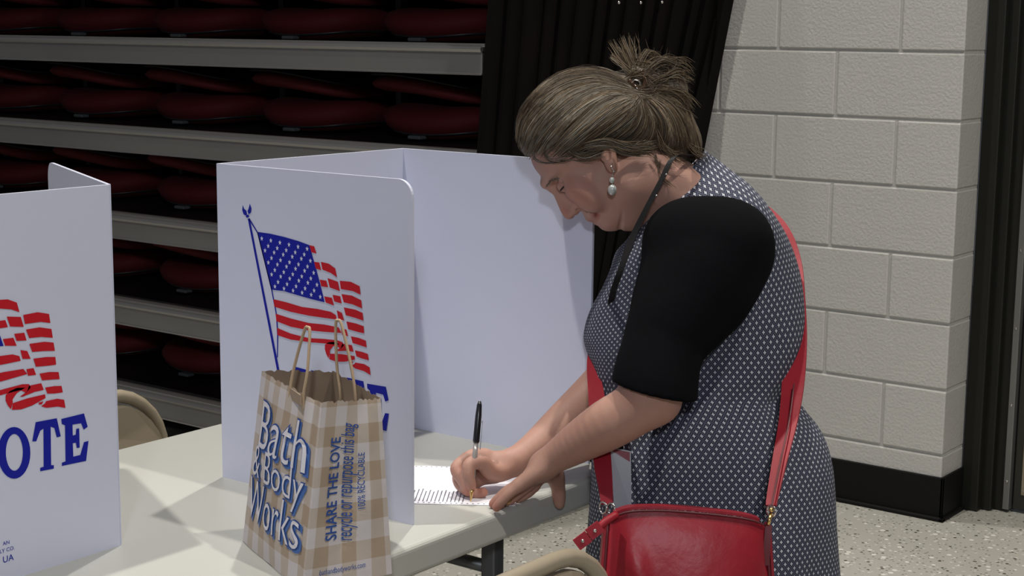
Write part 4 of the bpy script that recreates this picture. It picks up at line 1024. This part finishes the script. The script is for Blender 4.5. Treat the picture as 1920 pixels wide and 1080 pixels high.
# hair clip
clp = empty('hair_clip', tuple(at(1194, 158, DH-.045)), 'shiny brown hair clip pinned into the messy bun', 'hair clip')
K = lambda x, y, w: at(x, y, DH+px(w))
obj('clip_body', tube(catmull([K(1180, 150, -44), K(1190, 162, -52), K(1204, 170, -52), K(1210, 150, -50), K(1202, 132, -44)], 6), .0042, 8), MT['clip'], clp, world=True, sm=True)
obj('spring', tube(catmull([K(1184, 156, -53), K(1190, 150, -57), K(1199, 153, -57), K(1200, 161, -55)], 5), .0011, 8), MT['chrome'], clp, world=True, sm=True)
# earring
er = empty('earring', tuple(K(1150, 320, -90)), 'dangling silver earring with two milky glass drops on her ear', 'earring')
obj('hook', join(tube(catmull([K(1148, 306, -84), K(1146, 313, -90), K(1151, 320, -90)], 4), .0006, 6), ico(K(1151, 320.5, -91), .0019, 2)), MT['chrome'], er, world=True, sm=True)
obj('small_drop', ico(K(1147.5, 338, -90), .0047, 2, (.9, .9, 1.1)), MT['gem'], er, world=True, sm=True)
obj('large_drop', ico(K(1148, 356, -90), .0078, 3, (.9, .9, 1.1)), MT['gem'], er, world=True, sm=True)
obj('link', tube([K(1151, 320, -91), K(1148, 330, -90), K(1148, 346, -90)], .0007, 6), MT['chrome'], er, world=True, sm=True)
# lanyard with badge
lan = empty('lanyard', tuple(K(1230, 350, -80)), 'black neck lanyard with chain beads holding a clear badge at her belly', 'lanyard')
L = [((1312, 296), 2.60), ((1288, 292), 2.525), ((1262, 296), 2.500), ((1240, 338), 2.488), ((1215, 385), 2.482), ((1188, 440), 2.480), ((1166, 500), 2.470), ((1150, 545), 2.475)]
obj('strap', ribbon([at(x, y, d) for (x, y), d in L], [(RR*.9+UU*.3)*px(w) for w in (13, 13, 13, 14, 14, 15, 15, 14)], .0012), MT['lanyard'], lan, world=True)
for x, y, d in ((1249, 327, 2.483), (1231, 367, 2.478)): obj('bead', ico(at(x, y, d), .0017, 2), MT['chrome'], lan, world=True, sm=True)
L = [(1150, 545, 2.475), (1146, 575, 2.54), (1150, 650, 2.58), (1156, 740, 2.55), (1160, 800, 2.46), (1163, 842, 2.44)]
obj('lower_strap', ribbon([at(*q_) for q_ in L], [RR*px(12)]*6, .0012), MT['lanyard'], lan, world=True)
bc = [at(1144, 838, 2.437), at(1183, 846, 2.433), at(1184, 958, 2.425), at(1152, 962, 2.43)]
bd = obj('badge', pyd([p+FW*o_ for o_ in (0, .0025) for p in bc], [(0, 3, 2, 1), (4, 5, 6, 7), (0, 1, 5, 4), (1, 2, 6, 5), (2, 3, 7, 6), (3, 0, 4, 7)]), MT['badge'], lan, world=True)
bh = [at(1146, 841, 2.4355), at(1181, 848, 2.4315), at(1181, 866, 2.431), at(1148, 846, 2.435)]
obj('badge_header', pyd([p+FW*o_ for o_ in (0, .0006) for p in bh], [(0, 3, 2, 1), (4, 5, 6, 7), (0, 1, 5, 4), (1, 2, 6, 5), (2, 3, 7, 6), (3, 0, 4, 7)]), MT['badge_print'], bd, world=True)

# --- red shoulder bag
hb = empty('handbag', tuple(at(1290, 1100, 2.36)), 'red leather crossbody handbag with studded tassel hanging at her hip', 'handbag')
top = [(1143, 972), (1180, 960), (1240, 958), (1300, 962), (1360, 968), (1410, 976), (1434, 986)]
tc_ = catmull(np.array(top, float), 4); n_ = len(tc_); rowsN = 14; dN, dF = 2.335, 2.405
V = []; F = []
bot = [(1122+(1452-1122)*i/(n_-1), 1262) for i in range(n_)]
def bagpt(i, t, side_):
    u = i/(n_-1); x = tc_[i][0]*(1-t)+bot[i][0]*t; y = tc_[i][1]*(1-t)+bot[i][1]*t
    b = math.sin(math.pi*u)**.5*math.sin(math.pi*min(1, t*.93+.07))**.6
    fold = .0055*math.sin(u*9+t*4)*t+.012*math.exp(-((u-.10-.30*t)/.05)**2)*(min(t*3, 1))
    d = (dN+.03)-(.034*b+fold*b) if side_ < 0 else (dN+.03)+.032*b
    return at(x, y, d)
for side_ in (-1, 1):
    for j in range(rowsN+1):
        for i in range(n_): V.append(bagpt(i, j/rowsN, side_))
o2 = (rowsN+1)*n_
for j in range(rowsN):
    for i in range(n_-1):
        a = j*n_+i; F.append((a, a+n_, a+n_+1, a+1)); F.append((o2+a, o2+a+1, o2+a+n_+1, o2+a+n_))
for j in range(rowsN):
    a = j*n_; b = a+n_-1; F.append((a, o2+a, o2+a+n_, a+n_)); F.append((b, b+n_, o2+b+n_, o2+b))
for i in range(n_-1): a = rowsN*n_+i; F.append((a, o2+a, o2+a+1, a+1))
obj('bag_body', pyd(V, F), MT['red_leather'], hb, world=True, sm=True)
topP = [bagpt(i, 0, -1)-FW*.004+UU*.001 for i in range(n_)]
obj('top_panel', ribbon([p+UU*.004+FW*.016 for p in topP[1:-1:3]], [FW*.03]*len(topP[1:-1:3]), .004), MT['red_leather'], hb, world=True, sm=False)
obj('top_seam', tube(topP, .0016, 6), MT['dark_piping'], hb, world=True, sm=True)
for i in (0, n_-1):
    ed = [bagpt(i, t/10, -1)+RR*(.002 if i else -.002) for t in range(11)]
    obj('side_piping', tube(ed, .0028, 8), MT['dark_piping'], hb, world=True, sm=True)
    obj('gusset', ribbon([p+FW*.018+RR*(.005 if i else -.004) for p in ed[::2]], [FW*.04]*6, .004), MT['red_leather'], hb, world=True)
# strap over the far shoulder
B = [((1380, 358), 2.78, 22), ((1425, 388), 2.74, 30), ((1462, 430), 2.70, 34), ((1484, 490), 2.66, 34), ((1490, 560), 2.61, 36), ((1492, 640), 2.56, 38), ((1487, 720), 2.51, 38), ((1478, 790), 2.46, 32), ((1463, 860), 2.42, 26), ((1449, 930), 2.385, 20), ((1446, 948), 2.375, 18)]
B = [((x+0, y), d, w) for (x, y), d, w in B]
obj('strap', ribbon([at(x, y, d) for (x, y), d, w in B], [(RR+UU*.05)*px(w, d)+FW*px(-w*.5, d) for _, d, w in B], .0035), MT['red_strap'], hb, world=True)
obj('strap_edge', tube(catmull([at(x+2, y, d-.012) for (x, y), d, w in B[6:]], 5), .0012, 6), MT['dark_piping'], hb, world=True)
Fp = [((1180, 560), 2.80, 22), ((1140, 600), 2.72, 26), ((1112, 665), 2.63, 20), ((1118, 740), 2.53, 30), ((1124, 800), 2.47, 34), ((1130, 870), 2.425, 33), ((1136, 920), 2.40, 26), ((1138, 946), 2.39, 22)]
obj('strap', ribbon([at(x, y, d) for (x, y), d, w in Fp], [RR*px(w, d) for _, d, w in Fp], .0035), MT['red_strap'], hb, world=True)
def ring(c, r, nr, rt=.0016):
    c = np.array(c); a = np.cross(nr, UU); a /= np.linalg.norm(a); b = np.cross(nr, a); return tube([c+r*(a*math.cos(t)+b*math.sin(t)) for t in np.linspace(0, 2*math.pi, 17)[:-1]], rt, 6, closed=True)
for (x, y, d) in ((1131, 952, 2.385), (1146, 954, 2.382), (1446, 958, 2.37)): obj('ring', ring(at(x, y, d), .0085, FW*.6+RR*.8), MT['chrome'], hb, world=True, sm=True)
obj('strap_hook', join(tube([at(1446, 962, 2.368), at(1440, 984, 2.362)], .0028, 8), ico(at(1446, 956, 2.366), .004, 2)), MT['gold'], hb, world=True, sm=True)
obj('side_tab', ribbon([at(1441, 986, 2.362), at(1438, 1020, 2.36), at(1436, 1060, 2.36)], [RR*.010]*3, .003), MT['dark_piping'], hb, world=True)
obj('side_tab', ribbon([at(1138, 962, 2.385), at(1139, 1010, 2.378), at(1140, 1060, 2.372)], [RR*.009]*3, .003), MT['dark_piping'], hb, world=True)
tz = obj('tassel_cord', tube(catmull([at(1156, 964, 2.34), at(1135, 978, 2.33), at(1112, 998, 2.325), at(1092, 1012, 2.32)], 5), [.0058]*8+[.0046]*8, 8), MT['red_strap'], hb, world=True, sm=True)
for (x, y) in ((1115, 994), (1092, 1013)):
    c = at(x, y, 2.322); a1 = (RR*.8+UU*.6); a2 = (-RR*.6+UU*.8)
    obj('tassel_tab', prism([(-.011, -.009), (.011, -.009), (.011, .009), (-.011, .009)], c, a1, a2, -FW, .006), MT['red_strap'], hb, world=True)
    obj('stud', ico(c-FW*.006, .0032, 2), MT['chrome'], hb, world=True, sm=True)
# ring on her finger
rg = obj('finger_ring', ring(at(954, 938, 2.468), .0092, RR*.65-UU*.6+FW*.2, .0012), MT['gold'], None, sm=True); tag(rg, 'thin gold ring on the resting left hand', 'ring')
